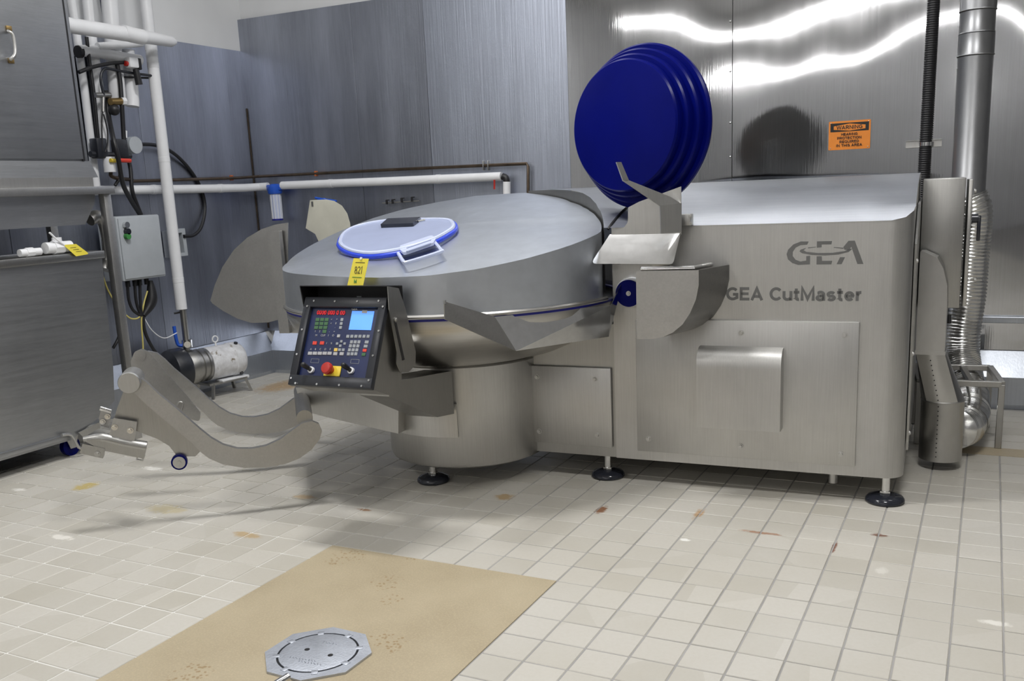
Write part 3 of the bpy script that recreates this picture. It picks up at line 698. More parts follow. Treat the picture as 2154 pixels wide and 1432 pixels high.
for r_ in range(3):
    for c_ in range(3): key(*cr(487 + 53 * c_ - 8 * r_, 508 + 46 * r_), 8, 6.6, 'keygreen')
key(*cr(567, 645), 8, 6.6, 'keygreen')
for k in range(3): key(*cr(769 - 8 * k, 508 + 46 * k), 5.6, 6, 'keygrey')
key(*cr(730, 697), 6, 6, 'keylight')
for k in range(6): key(*cr(837 + 47 * k, 702), 6.2, 6.2, 'keygrey')
for r_ in range(4):
    for c_ in range(3): key(*cr(880 + 43 * c_ - 12 * r_, 767 + 46 * r_), 6.2, 6.6, 'keygrey')
for k, m in enumerate(('keygrey', 'keygrey', 'redkey', 'keygreen')): key(*cr(1056 - 12 * k, 768 + 48 * k), 8, 6.2, m)
key(*cr(454, 779), 8.5, 7, 'redkey'); key(*cr(538, 779), 8.5, 7, 'redkey')
for x, y in ((713, 786), (800, 786), (762, 760), (750, 812)): key(*cr(x, y), 5, 5, 'keygrey')
key(*cr(697, 857), 7, 6.5, 'keyyellow'); key(*cr(741, 857), 6, 5.5, 'keygrey'); key(*cr(784, 858), 6, 5.5, 'keygrey')
for k in range(5): key(*cr(400 + 56.5 * k, 898), 8.8, 6.5, 'keylight')
key(*cr(692, 903), 8.5, 6.5, 'keylight'); key(*cr(766, 903), 8.5, 6.5, 'keylight')
key(*cr(995, 518), 47, 39, 'screen', 'screen', .003)
key(*cr(1033, 418), 11, 6, 'keylight', 'sticker', .005)
RK = lambda u, v, h=.002: basis(KX, KU, KN, kon(u, v, 0) + KN * h)
text('led_readout', '0000 000 0 00', .026, 'led', RK(*cr(642, 430)), co, bold=.0012, sx=1.0)
text('brand_print', 'GEA', .016, 'keylight', RK(*cr(915, 388)), co, bold=.0006)
for s, x, y in (('A', 410, 852), ('B', 463, 852), ('C', 520, 852), ('D', 577, 852), ('E', 634, 852), ('M', 472, 692), ('CUT', 552, 693), ('I', 612, 693), ('O', 668, 693), ('<', 650, 508), ('<', 643, 553), ('%', 648, 783), ('1', 460, 645), ('2', 512, 645), ('=', 712, 505), ('-', 690, 600), ('II', 700, 553), ('I', 592, 783), ('-', 625, 648), ('=', 680, 648)):
    text('key_legend', s, .013, 'keylight', RK(*cr(x, y)), co)
for x, y in ((455, 985), (918, 992)):
    c = kon(*cr(x, y), 0); bm = B()
    for sx_, sy_, w_, h_ in ((0, .009, .042, .0012), (0, -.009, .042, .0012), (-.021, 0, .0012, .018), (.021, 0, .0012, .018)):
        box(bm, c + KX * sx_ + KU * sy_ + KN * .001, (w_, h_, .001), KR)
    link('print_box', bm, 'keygrey', co)
p = kon(*cr(662, 1105), 0); bm = B(); box(bm, p + KN * .003, (.086, .047, .006), KR, bev=.002); link('stop_plate', bm, 'yellowpl', co, 30)
p = kon(*cr(645, 1095), 0); bm = B(); cyl(bm, p, p + KN * .022, .018); lathe_pts = [(0, 0), (.024, 0), (.027, .006), (.027, .018), (.022, .026), (0, .028)]
b2 = B(); lathe(b2, lathe_pts, (0, 0, 0), 32); xform(b2, basis(KX, KU, KN, p + KN * .022)); me_ = bpy.data.meshes.new('t'); b2.to_mesh(me_); bm.from_mesh(me_); b2.free(); link('stop_button', bm, 'red', co, 30)
for (x, y, tx, ty) in ((418, 1093, 318, 1030), (878, 1100, 785, 1035)):
    p = kon(*cr(x, y), 0); q = kon(*cr(tx, ty), .045)
    bm = B(); cyl(bm, p, p + KN * .012, .015); js = link('joystick_collar', bm, 'white', co, 30)
    bm = B(); cyl(bm, p + KN * .008, p + (q - p) * .45, .010, .007); cyl(bm, p + (q - p) * .4, q, .010, .012); sph(bm, q, .012); link('joystick', bm, 'black', co, 40)
# sun hood of the console and its slotted swing plate
hx0_, hx1_ = my(635, 601, -1.07).x, my(817, 602, -1.07).x
bm = B()
plate(bm, [(hx0_, -1.085, 1.163), (hx1_, -1.085, 1.163), (hx1_, -.955, 1.150), (hx0_, -.955, 1.150)], .004)
plate(bm, [(hx0_, -.955, 1.150), (hx1_, -.955, 1.150), (hx1_, -.955, 1.02), (hx0_, -.955, 1.02)], .004)
plate(bm, [(hx0_, -1.085, 1.163), (hx0_, -.955, 1.150), (hx0_, -.955, .98), (hx0_, -1.06, 1.0)], .004)
link('console_hood', bm, 'black', co, 30)
p = V((hx0_ + hx1_) / 2, -.958, 1.10); bm = B(); box(bm, p, (.024, .003, .006)); link('hood_slot', bm, 'keygrey', co)
xs = hx1_
sw = [mx(u, v, xs) for u, v in [(815, 602), (838, 606), (852, 648), (874, 740), (873, 768), (858, 783), (842, 782), (834, 765), (835, 740), (818, 650)]]
bm = B(); plate(bm, rounded(sw, [0, .01, .01, .02, .02, .02, .02, .02, .02, .01]), .004); sp = link('swing_plate', bm, 'steel_dark', co, 30)
bm = B(); plate(bm, [mx(u, v, xs + .003) for u, v in [(829, 675), (833, 675), (851, 756), (847, 758)]], .002); link('plate_slot', bm, 'black', sp)
bolt(sp, mx(832, 672, xs + .003), (1, 0, 0), .010)
# console bracket to the pedestal
bx = -.30
bp = [V(bx, -1.02, .70), V(bx, -.40, .632), V(bx, -.40, .42), V(bx, -.62, .475), V(bx, -1.02, .64)]
bp = [mx(u, v, bx) for u, v in [(800, 770)]] + bp[1:]
bm = B(); prism(bm, [V(bx, -1.03, .72), V(bx, -.42, .655), V(bx, -.42, .43), V(bx, -.60, .455), V(bx, -1.03, .655)], (-.16, 0, 0)); link('console_bracket', bm, 'steel_dark', co, 30)
# lift beam from pedestal, flange
bm = B()
fr = [my(u, v, -.45) for u, v in [(622, 815), (632, 850), (645, 866), (690, 878), (838, 912), (838, 850), (790, 835), (700, 815)]]
prism(bm, fr, (0, .26, 0)); bmv = link('lift_beam', bm, 'steel', mc, 30)
fl_ = [mc_cyl(u, v, .0 + .97) for u, v in []]
bm = B(); ang0, ang1 = math.radians(-124), math.radians(-70)
def pc(a, r, z): return V(PC[0] + r * math.cos(a), PC[1] + r * math.sin(a), z)
A = []; 
for k in range(13):
    a = ang0 + (ang1 - ang0) * k / 12; A.append((bm.verts.new(pc(a, .452, .29)), bm.verts.new(pc(a, .452, .47)), bm.verts.new(pc(a, .470, .47)), bm.verts.new(pc(a, .470, .29))))
for a, b in zip(A, A[1:]):
    for k in range(4): bm.faces.new((a[k], a[(k + 1) % 4], b[(k + 1) % 4], b[k]))
bm.faces.new(A[0]); bm.faces.new(A[-1]); link('beam_flange', bm, 'steel', bmv, 30)
# trolley lift: two curved arms on a shaft, hooks and roller
AL = math.radians(38); LA = V(math.cos(AL), math.sin(AL), 0); LB = V(math.sin(AL), -math.cos(AL), 0); LE = V(-.923, -.8, 0)
def lf(u, v, off=0.0): return mh(u, v, LE - LB * off, LB)
REAR = .72
def arm_poly(off):
    q = [(270, 786), (292, 790), (310, 804), (335, 828), (372, 858), (420, 900), (445, 920), (470, 934), (500, 942), (530, 942), (560, 936), (590, 922), (615, 903), (635, 889), (655, 884), (670, 890), (677, 905), (672, 922), (655, 944), (630, 962), (600, 974), (560, 981), (515, 982), (470, 975), (440, 962), (424, 950), (405, 930), (375, 905), (345, 880), (310, 850), (285, 826), (258, 812), (256, 798)]
    return [lf(u, v) - LB * off for u, v in q]
bm = B(); prism(bm, [p + LB * .018 for p in arm_poly(0)], -LB * .036); la = link('lift_arm', bm, 'steel_matte', mc, 40)
bm = B(); prism(bm, [p + LB * .018 for p in arm_poly(REAR)], -LB * .036); lr = link('lift_arm', bm, 'steel_matte', mc, 40)
sq = [(262, 815), (290, 828), (345, 880), (405, 930), (424, 948), (410, 962), (372, 962), (355, 940), (330, 925), (285, 908), (232, 905), (245, 860)]
bm = B(); plate(bm, [lf(u, v, .0) - LB * .025 for u, v in sq], .010); link('hook_plate', bm, 'steel_dark', la, 30)
rq = [(275, 760), (283, 740), (298, 733), (314, 740), (345, 778), (395, 835), (422, 868), (420, 886), (405, 882), (340, 850), (300, 830), (280, 800)]
bm = B(); plate(bm, rounded([lf(u, v, .42) for u, v in rq], .02), .012); rp = link('hook_plate', bm, 'steel_matte', lr, 40)
p = lf(296, 747, .42); bm = B(); cyl(bm, p + LB * .012, p - LB * .012, .026); link('pivot_pin', bm, 'steel_matte', rp, 40)
bm = B(); pp = [lf(u, v, .41) for u, v in [(372, 858), (376, 846), (385, 848), (382, 862)]]; tube(bm, pp, .004, 8, 3); link('lifting_eye', bm, 'steel', rp, 40)
p = lf(275, 801); bm = B(); cyl(bm, p + LB * .05, p - LB * .10, .052, n=40); cyl(bm, p + LB * .062, p + LB * .05, .048, .052, n=40); link('pivot_pin', bm, 'steel', la, 40)
p = lf(641, 880); bm = B(); cyl(bm, p - LB * .01, p - LB * (REAR - .0), .041, n=32); link('lift_shaft', bm, 'steel_dark', mc, 40)
p = lf(377, 972); bm = B(); cyl(bm, p + LB * .004, p - LB * .026, .0385, n=32); wh = link('roller', bm, 'blue', la, 40)
bm = B(); cyl(bm, p + LB * .008, p - LB * .03, .030, n=24); cyl(bm, p + LB * .013, p + LB * .008, .010, n=12); link('roller_hub', bm, 'steel', wh, 40)
bm = B(); plate(bm, [lf(u, v) + LB * .008 for u, v in [(240, 878), (289, 886), (283, 930), (229, 918)]], .010); hk = link('clamp_plate', bm, 'steel_matte', la, 30)
for u, v in ((242, 897), (275, 904)): bolt(hk, lf(u, v) + LB * .014, LB, .012, m='chrome')
bm = B(); tube(bm, [lf(176, 924), lf(215, 921), lf(262, 932), lf(308, 940)], .024, 10, 3, rad=lambda i, n_: .014 + .014 * min(1, i / (n_ * .3)))
plate(bm, rounded([lf(u, v) + LB * .01 for u, v in [(178, 924), (215, 919), (309, 939), (304, 962), (220, 945)]], .006), .03); link('clamp_bar', bm, 'steel_dark', la, 40)
bm = B(); plate(bm, rounded([lf(u, v) + LB * .016 for u, v in [(176, 930), (223, 940), (219, 961), (170, 950)]], .005), .026); cb = link('clamp_jaw', bm, 'steel_dark', la, 30)
bolt(cb, lf(207, 951) + LB * .03, LB, .011)
bm = B(); tube(bm, [lf(290, 955), lf(288, 966), lf(300, 968), lf(304, 956)], .005, 8, 0); link('clamp_ring', bm, 'steel', la, 40)
bm = B(); plate(bm, [lf(u, v, .12) for u, v in [(213, 860), (234, 866), (230, 900), (212, 895), (208, 880)]], .010); hk2 = link('clamp_plate', bm, 'steel_matte', la, 30)
for u, v in ((216, 887), (226, 876)): bolt(hk2, lf(u, v, .112), LB, .011, m='chrome')
bm = B(); cyl(bm, lf(211, 858, .1), lf(234, 865, .1), .012); link('clamp_rod', bm, 'chrome', la, 40)
# ================================================================== FLOOR FITTINGS
dc = wz(669, 1373, .006); vx = wz(701.5, 1320, .006) - dc; R8 = vx.length; A8 = math.atan2(vx.y, vx.x)
gr = empty('drain_cover', (dc.x, dc.y, .001), A8, label='octagonal grey cast drain cover set in the tan floor patch', cat='drain cover')
bm = B(); lathe(bm, [(.138, 0), (.138, .006), (R8, .006), (R8, 0)], n=8)
bm.free(); bm = B()
oc = [bm.verts.new((R8 * math.cos(k * PI / 4), R8 * math.sin(k * PI / 4), .008)) for k in range(8)]
ob = [bm.verts.new((v.co.x, v.co.y, 0)) for v in oc]
ic = [bm.verts.new((.142 * math.cos(k * PI / 32), .142 * math.sin(k * PI / 32), .008)) for k in range(64)]
il = [bm.verts.new((v.co.x, v.co.y, .0)) for v in ic]
for k in range(8):
    bm.faces.new((oc[k], oc[(k + 1) % 8], ob[(k + 1) % 8], ob[k]))
    bm.faces.new([oc[k], oc[(k + 1) % 8]] + [ic[(8 * (k + 1) - j) % 64] for j in range(9)])
for k in range(64): bm.faces.new((ic[k], ic[(k + 1) % 64], il[(k + 1) % 64], il[k]))
link('cover_frame', bm, 'cast', gr, 30)
bm = B(); lathe(bm, [(0, .002), (.134, .002), (.134, .0085), (.128, .0095), (0, .0095)], n=64)
for k in range(8):
    a = k * PI / 4 + .22; box(bm, (.142 * math.cos(a), .142 * math.sin(a), .006), (.026, .022, .0085), Matrix.Rotation(a, 3, 'Z'), bev=.001)
ld = link('cover_lid', bm, 'cast', gr, 30)
bm = B(); lathe(bm, [(.134, .0025), (.142, .0025)], n=64); link('cover_gap', bm, 'black', gr)
for s in (-1, 1):
    q = Matrix.Rotation(-A8, 3, 'Z') @ (wz(646 if s < 0 else 695, 1366 if s < 0 else 1378, .01) - dc)
    bm = B(); cyl(bm, (q.x, q.y, .009), (q.x, q.y, .0102), .0095, n=16); link('lift_hole', bm, 'black', ld)
for (u0, v0, n_, w_) in ((697, 1353, 5, .010), (640, 1387, 9, .008), (655, 1395, 8, .007)):
    for k in range(n_):
        q = Matrix.Rotation(-A8, 3, 'Z') @ (wz(u0 + (k - n_ / 2) * 6.5, v0 + (k - n_ / 2) * 1.1, .01) - dc)
        bm = B(); box(bm, (q.x, q.y, .0105), (w_ * .35, .011, .003), Matrix.Rotation(.5 - A8 + .3 * (k % 3), 3, 'Z'), bev=.0008, seg=1); link('raised_mark', bm, 'cast', ld)
bm = B(); a = wz(606, 1424, .016); b = wz(570, 1446, .016); cyl(bm, a, b, .014, n=20)
o = link('steel_rod', bm, 'chrome', None, 40); tag(o, 'short polished steel rod lying beside the drain cover', 'rod')

# ================================================================== WALL SIGN, CONDUIT, DUCT (against the bright wall sheets)
q = [bw(u, v, -WOFF + .02) for u, v in [(1743, 256), (1831, 251), (1831, 312), (1743, 316)]]
sw_, sh_ = (q[1] - q[0]).dot(TB), (q[0].z + q[1].z - q[2].z - q[3].z) / 2
sc_ = sum(q, V(0, 0, 0)) / 4
sgn = empty('warning_sign', sc_, TW, label='orange hearing protection warning sign on the shiny wall panel', cat='sign')
bm = B(); plate(bm, rounded([(-sw_ / 2, 0, -sh_ / 2), (sw_ / 2, 0, -sh_ / 2), (sw_ / 2, 0, sh_ / 2), (-sw_ / 2, 0, sh_ / 2)], .006), .002); link('sign_plate', bm, 'orange', sgn)
def sp_(pts, m, name, y): 
    bm = B(); plate(bm, [(x * sw_, y, z * sh_) for x, z in pts], .0006); return link(name, bm, m, sgn)
sp_([(-.46, .43), (.46, .43), (.46, .13), (-.46, .13)], 'ink', 'sign_band', -.0015)
sp_([(-.38, .28), (-.38, .33), (0, .40), (.38, .33), (.38, .20), (0, .15), (-.38, .21)], 'orange', 'sign_lozenge', -.0025)
ST = lambda z: basis((1, 0, 0), (0, 0, 1), (0, -1, 0), (0, -.0032, z * sh_))
lettering('sign_heading', 'WARNING', .024, 'ink', ST(.275), sgn, stroke=.2, fit=.165)
for k, (s, w) in enumerate((('HEARING', .105), ('PROTECTION', .155), ('REQUIRED', .125), ('IN THIS AREA', .165))):
    lettering('sign_text', s, .0165, 'ink', ST(.035 - .128 * k), sgn, stroke=.2, fit=w)
for x in (-.45, .45):
    for z in (-.44, .44):
        bm = B(); sph(bm, (x * sw_, -.002, z * sh_), .004, (1, .5, 1), 5); link('screw', bm, 'chrome', sgn, 60)
# black corrugated conduit on a strut
cdp = [bw(u, v, .02 - WOFF + .03) for u, v in [(1967, 2), (1957, 190), (1946, 362)]]
top = cdp[0] + (cdp[0] - cdp[1]).normalized() * 1.6; bot = cdp[2] + (cdp[2] - cdp[1]).normalized() * 1.2
con = empty('corrugated_conduit', (bot.x, bot.y, bot.z), 0, label='black corrugated conduit running down the shiny wall beside the round duct', cat='conduit')
path = [top + (bot - top) * (k / 1100) - con.location for k in range(1101)]
bm = B(); tube(bm, path, .037, 10, rad=lambda i, n_: .038 if i % 4 < 2 else .035); link('corrugated_sleeve', bm, 'black', con, 50)
st_ = empty('strut_channel', bw(1943, 302, -WOFF + .012), TW, label='short slotted strut channel clamping the black conduit to the wall', cat='bracket')
bm = B(); 
for z in (-.022, .022): box(bm, (0, -.012, z), (.215, .022, .004))
box(bm, (0, -.002, 0), (.215, .004, .048)); link('channel', bm, 'galv', st_)
bm = B(); d0_ = cdp[2] - cdp[1]; cc = bw(1948, 303, -WOFF + .05) - st_.location; lathe(bm, [(.040, -.012), (.044, -.012), (.044, .012), (.040, .012)], cc, 32, closed=True); link('pipe_clamp', bm, 'chrome', st_, 40)
# round duct, foil flexible hose and boot
yd = 3.30
da, db = wy(2058.5, 0, yd), wy(2039, 360, yd); rD = (wy(2098, 0, yd).x - wy(2019, 0, yd).x) / 2 * .96
dx_ = (da.x + db.x) / 2
du = empty('exhaust_duct', (dx_, yd, 0), 0, label='round grey exhaust duct with foil hose and riveted steel boot', cat='duct')
zb_ = wy(2045, 430, yd).z
cuts = [zb_] + [wy(2058, v, yd).z for v in (118, 71, 24)] + [CEIL - .01]
for k, (z0, z1) in enumerate(zip(cuts, cuts[1:])):
    bm = B(); r = rD + (.004 if k % 2 else 0); lathe(bm, [(r - .01, z0), (r, z0), (r + .004, z0 + .004), (r, z0 + .010), (r, z1 - .002), (r - .01, z1)], n=40); link('duct_section', bm, 'duct', du, 40)
hose = [V(dx_, yd, zb_ + .05), wy(2047, 450, 3.3), wy(2041, 530, 3.3), wy(2034, 620, 3.28), wy(2023, 700, 3.27), wy(2022, 750, 3.24), wy(2028, 795, 3.12), wy(2039, 838, 2.93), wy(2039, 872, 2.68), wy(2030, 893, 2.48), wy(2010, 903, 2.31)]
hp_ = smoothpath([p - du.location for p in hose], 40)
L_ = [0]
for a, b in zip(hp_, hp_[1:]): L_.append(L_[-1] + (b - a).length)
ds = .0055; fine = []; j = 0; s = 0
while s < L_[-1] - 1e-4:
    while L_[j + 1] < s: j += 1
    t = (s - L_[j]) / (L_[j + 1] - L_[j]); fine.append(hp_[j].lerp(hp_[j + 1], t)); s += ds
bm = B(); tube(bm, fine, .12, 28, rad=lambda i, n_: .106 + (.005 if i % 4 < 2 else 0) + .0012 * math.sin(i * 1.7)); link('flexible_hose', bm, 'flex', du, 60)
def L(p): return p - du.location
yb1 = .62   # boot stands beside the machine, machine frame
def bp_(u, v, y=yb1): return L(fromM(my(u, v, y)))
bc0 = fromM(my(1980, 980, yb1)); br = (bp_(2026, 900) - bp_(1932, 900)).length / 2; bc1 = fromM(my(1979, 930, yb1) + V(0, br, 0)); bcx = L(V(bc1.x, bc1.y, 0)) - V(0, .02, 0)
zb0, zb1_ = .05, bp_(1978, 848).z
bm = B(); lathe(bm, [(br - .004, zb0), (br, zb0), (br, zb1_ - .006), (br + .004, zb1_), (br, zb1_ + .004), (br - .004, zb1_ + .004)], (bcx.x, bcx.y + .02, 0), 48); link('boot', bm, 'galv', du, 35)
# tapered transition to the flat channel
chx0, chx1 = max(bp_(1922, 742).x, L(fromM((1.864, yb1, 0))).x), bp_(1987, 742).x; cz = bp_(1955, 742).z; ym = vM((0, .08, 0))
n_ = 32; ringA = []; ringB = []; bm = B()
fy = bp_(1955, 742).y
rect = []
for k in range(n_):
    a = 2 * PI * k / n_; c_, s_ = math.cos(a), math.sin(a); m_ = max(abs(c_), abs(s_)); rect.append(((chx0 + chx1) / 2 + c_ / m_ * (chx1 - chx0) / 2, fy + .075 + s_ / m_ * .075))
ringA = [bm.verts.new((bcx.x + br * math.cos(2 * PI * k / n_), bcx.y + .02 + br * math.sin(2 * PI * k / n_), zb1_)) for k in range(n_)]
ringB = [bm.verts.new((x, y, cz)) for x, y in rect]
for k in range(n_): bm.faces.new((ringA[k], ringA[(k + 1) % n_], ringB[(k + 1) % n_], ringB[k]))
link('duct_transition', bm, 'galv', du, 35)
pf = [(chx0, cz - .01), (chx1, cz - .01), (chx1, bp_(1985, 640).z), (chx1 - .004, bp_(1985, 600).z), (chx1 - .025, bp_(1980, 565).z), (chx1 - .055, bp_(1965, 542).z), (chx0 + .02, bp_(1940, 530).z), (chx0, bp_(1930, 530).z)]
bm = B(); prism(bm, [(x, fy, z) for x, z in pf], (0, .15, 0)); link('flat_channel', bm, 'galv', du, 25)
bm = B(); box(bm, ((chx0 + chx1) / 2, fy + .074, cz), (chx1 - chx0 + .008, .158, .02)); link('channel_collar', bm, 'galv', du, 30)
for k in range(12):
    z = zb0 + .03 + k * (zb1_ - zb0 - .05) / 11; bm = B(); a = -1.72; sph(bm, (bcx.x + br * math.cos(a), bcx.y + .02 + br * math.sin(a), z), .0035, n=4); link('rivet', bm, 'black', du)
for k in range(9):
    t = k / 8; p0 = V(bcx.x + br * math.cos(-1.72), bcx.y + .02 + br * math.sin(-1.72), zb1_); p1 = V((chx0 + chx1) / 2, fy, cz - .02); bm = B(); sph(bm, p0.lerp(p1, .06 + t * .86), .0035, n=4); link('rivet', bm, 'black', du)
# machine's side door and switch cabinet are fixed to the bowl cutter
y0 = .16
sd = [V(1.852, y0, .235), V(1.852, y0, my(1919, 513, y0).z), V(1.852, .50, 1.395), V(1.852, 1.3, 1.40), V(1.852, 1.3, .235)]
bm = B(); plate(bm, sd, .010); sdo = link('side_door', bm, 'steel_dark', mc, 30)
for z in (1.14, .70, .31): bolt(sdo, (1.857, y0 + .04, z), (1, 0, 0), .010)
yk = .80
k0, k1 = my(1942, 377, yk), my(2033, 372, yk); kz = my(2020, 648, yk).z
bm = B(); box(bm, ((k0.x + k1.x) / 2, yk + .22, (k0.z + kz) / 2), (k1.x - k0.x, .44, k0.z - kz), bev=.004); sk = link('switch_cabinet', bm, 'steel_dark', mc, 30)
d1, d2 = my(2038, 375, yk).x, my(2047, 375, yk).x
bm = B(); box(bm, ((d1 + d2) / 2 + .002, yk + .22, (k0.z + kz) / 2), (d2 - d1, .46, k0.z - kz - .02), bev=.003); link('cabinet_door', bm, 'galv', sk, 30)
bm = B(); h0 = V(d2 + .005, yk + .05, my(2058, 460, yk).z); cyl(bm, h0, h0 + V(.03, 0, 0), .024, n=20); box(bm, h0 + V(.035, -.0, -.05), (.018, .022, .13), bev=.005); link('door_handle', bm, 'blackgloss', sk, 40)
for v in (402, 590): bolt(sk, my(2050, v, yk) + V(0, .02, 0), (1, 0, 0), .012)
bm = B(); cyl(bm, my(1996, 662, yk), my(1996, 680, yk), .012, n=12); link('cable_gland', bm, 'black', sk, 40)
# low steel stand
hz = .385
c4 = [wz(2108, 802, hz), wz(2083, 768, hz), wz(2000, 768, hz), wz(2006, 802, hz)]
c4[3] = V(c4[0].x - .42, c4[0].y - .03, hz); c4[2] = V(c4[1].x - .42, c4[1].y - .03, hz)
sb = empty('steel_stand', (c4[0].x, c4[0].y, 0), 0, label='low grey welded steel frame stand beside the foil hose', cat='stand')
c4 = [p - sb.location for p in c4]
def bar(a, b, w=.034): bm = B(); d = (b - a); q_ = d.to_track_quat('Z', 'Y').to_matrix(); box(bm, (a + b) / 2, (w, w, d.length), q_, bev=.003, seg=1); return bm
for p in c4: link('leg', bar(V(p.x, p.y, 0), V(p.x, p.y, hz - .017)), 'steel_dark', sb, 30)
for a, b in ((0, 1), (1, 2), (2, 3), (3, 0)): link('top_rail', bar(c4[a] - V(0, 0, .017), c4[b] - V(0, 0, .017)), 'steel_dark', sb, 30)
for t in (.36, .68):
    link('cross_rail', bar(c4[0].lerp(c4[3], t) - V(0, 0, .017), c4[1].lerp(c4[2], t) - V(0, 0, .017), .03), 'steel_dark', sb, 30)

# ================================================================== PIPES ALONG THE WALLS
def wl(u, v, d=.06): return wx(u, v, LX + d)       # point d in front of the side wall
def bk_(u, v, d=.06): return bw(u, v, -WOFF + d)
rI = .034
pw = [wl(150, 402, .09), wl(235, 400, .09), wl(420, 397, .09), wl(515, 395, .10)]; pw2 = [bk_(545, 393, .10), bk_(600, 390, .09), bk_(820, 381, .09), bk_(1055, 371, .09)]
ip = empty('insulated_pipe', pw2[0], 0, label='white insulated pipe running horizontally around the wall corner', cat='pipe')
LL = lambda pts, o: [p - o.location for p in pts]
bm = B(); tube(bm, LL(pw + [pw2[0], bk_(564, 392, .09)], ip), rI, 16); link('pipe_run', bm, 'white', ip, 50)
bm = B(); tube(bm, LL([bk_(593, 390, .09)] + pw2[2:], ip), rI, 16); link('pipe_run', bm, 'white', ip, 50)
for p, q_ in ((pw[1], pw[2]), (pw[2], pw[3]), (pw2[1], pw2[2]), (pw2[2], pw2[3])):
    c_ = p.lerp(q_, .45) - ip.location; d_ = (q_ - p).normalized(); bm = B(); cyl(bm, c_ - d_ * .02, c_ + d_ * .02, rI * 1.08, n=16); link('pipe_wrap', bm, 'white', ip, 40)
e = bk_(1057, 371, .09); bm = B(); tube(bm, LL([e, bk_(1064, 374, .09), bk_(1066, 384, .09)], ip), .026, 12, 4); link('pipe_elbow', bm, 'black', ip, 50)
bm = B(); tube(bm, LL([bk_(1066, 382, .09), bk_(1066, 440, .09)], ip), .030, 14); link('pipe_drop', bm, 'white', ip, 50)
bm = B(); tube(bm, LL([bk_(1040, 378, .14), bk_(1040, 398, .14)], ip), .008, 8); link('valve_lever', bm, 'red', ip, 40)
cp0 = [wl(276, 381, .065), wl(500, 374, .065), bk_(545, 371, .065), bk_(820, 357, .05), bk_(1108, 344, .05)]
cp = empty('copper_pipe', cp0[2], 0, label='thin tarnished copper pipe above the white insulated pipe', cat='pipe')
bm = B(); tube(bm, LL(cp0 + [bk_(1111, 350, .05), bk_(1111, 420, .05)], cp), .0125, 10); link('pipe_run', bm, 'copper', cp, 50)
for u, v in ((487, 374), (665, 365)):
    p = (wl(u, v, .05) if u < 520 else bk_(u, v, .05)) - cp.location; bm = B(); box(bm, p, (.02, .035, .045), bev=.005); link('pipe_clip', bm, 'orangeclip', cp, 40)
for u in (1018, 1028):
    p = bk_(u, 348, .05) - cp.location; bm = B(); box(bm, p, (.010, .04, .075), bev=.003); link('pipe_clamp', bm, 'steel_dark', cp, 40)
# water filter on the pipe
fh = bk_(578, 398, .10)
wf = empty('water_filter', fh, 0, label='clear water filter cartridge with blue head below the white pipe', cat='filter')
bm = B(); lathe(bm, [(0, .045), (.035, .045), (.05, .03), (.062, .025), (.062, -.03), (.055, -.04), (0, -.04)], n=28); box(bm, (0, 0, .015), (.15, .05, .05), bev=.01); link('filter_head', bm, 'bluevalve', wf, 40)
zf = bk_(580, 460, .10).z - fh.z
bm = B(); lathe(bm, [(0, -.04), (.045, -.04), (.043, zf), (.03, zf - .012), (0, zf - .012)], n=28); link('filter_bowl', bm, 'clear', wf, 40)
for k in range(10):
    a = 2 * PI * k / 10; bm = B(); tube(bm, [(.046 * math.cos(a), .046 * math.sin(a), -.045), (.044 * math.cos(a), .044 * math.sin(a), zf)], .003, 6); link('bowl_rib', bm, 'white', wf, 50)
bm = B(); lathe(bm, [(.0, zf - .0), (.048, zf), (.048, zf - .014), (0, zf - .016)], n=28); link('filter_base', bm, 'bluegask', wf, 40)
# small black valve manifold
vm_ = empty('valve_manifold', bk_(845, 425, .03), TW, label='small black valve manifold low on the brushed wall behind the lid', cat='valve')
bm = B(); tube(bm, LL([bk_(805, 427, .03), bk_(882, 422, .03)], vm_), .005, 8); link('manifold_pipe', bm, 'steel_dark', vm_)
for u, v in ((814, 425), (826, 424), (845, 421), (866, 419)):
    bm = B(); p = bk_(u, v, .04) - vm_.location; cyl(bm, p + V(0, 0, -.018), p + V(0, 0, .018), .010, n=10); box(bm, p + V(.012, 0, .016), (.028, .01, .008)); link('valve', bm, 'black', vm_, 40)
# cream quarter round guard fixed to the wall
do = .42
gpx = [(652, 421), (668, 424), (684, 434), (695, 450), (701, 470), (704, 500), (672, 512), (663, 492), (643, 480)]
gg = [bk_(u, v, do) for u, v in gpx]
cg = empty('cream_guard', gg[0], 0, label='cream plastic quarter-round guard on the wall, with blue ties on top', cat='guard')
bm = B(); prism(bm, LL(gg, cg), TB * .15 + V(0, .02, 0)); link('guard_shell', bm, 'cream', cg, 25)
bm = B(); c_ = LL([bk_(690, 470, .2)], cg)[0]; box(bm, c_ + V(0, 0, 0), (.06, .40, .06)); link('wall_bracket', bm, 'steel_dark', cg)
bm = B(); c_ = LL([bk_(657, 429, do + .002)], cg)[0]; box(bm, c_, (.018, .004, .04)); link('catch', bm, 'steel_dark', cg)
for a_, b_ in (((663, 416), (700, 427)), ((668, 421), (708, 423)), ((680, 418), (692, 426))):
    bm = B(); tube(bm, LL([bk_(*a_, do - .05), bk_((a_[0] + b_[0]) / 2, (a_[1] + b_[1]) / 2 - 2, do - .06), bk_(*b_, do - .07)], cg), .009, 8, 3); link('blue_tie', bm, 'bluevalve', cg, 50)

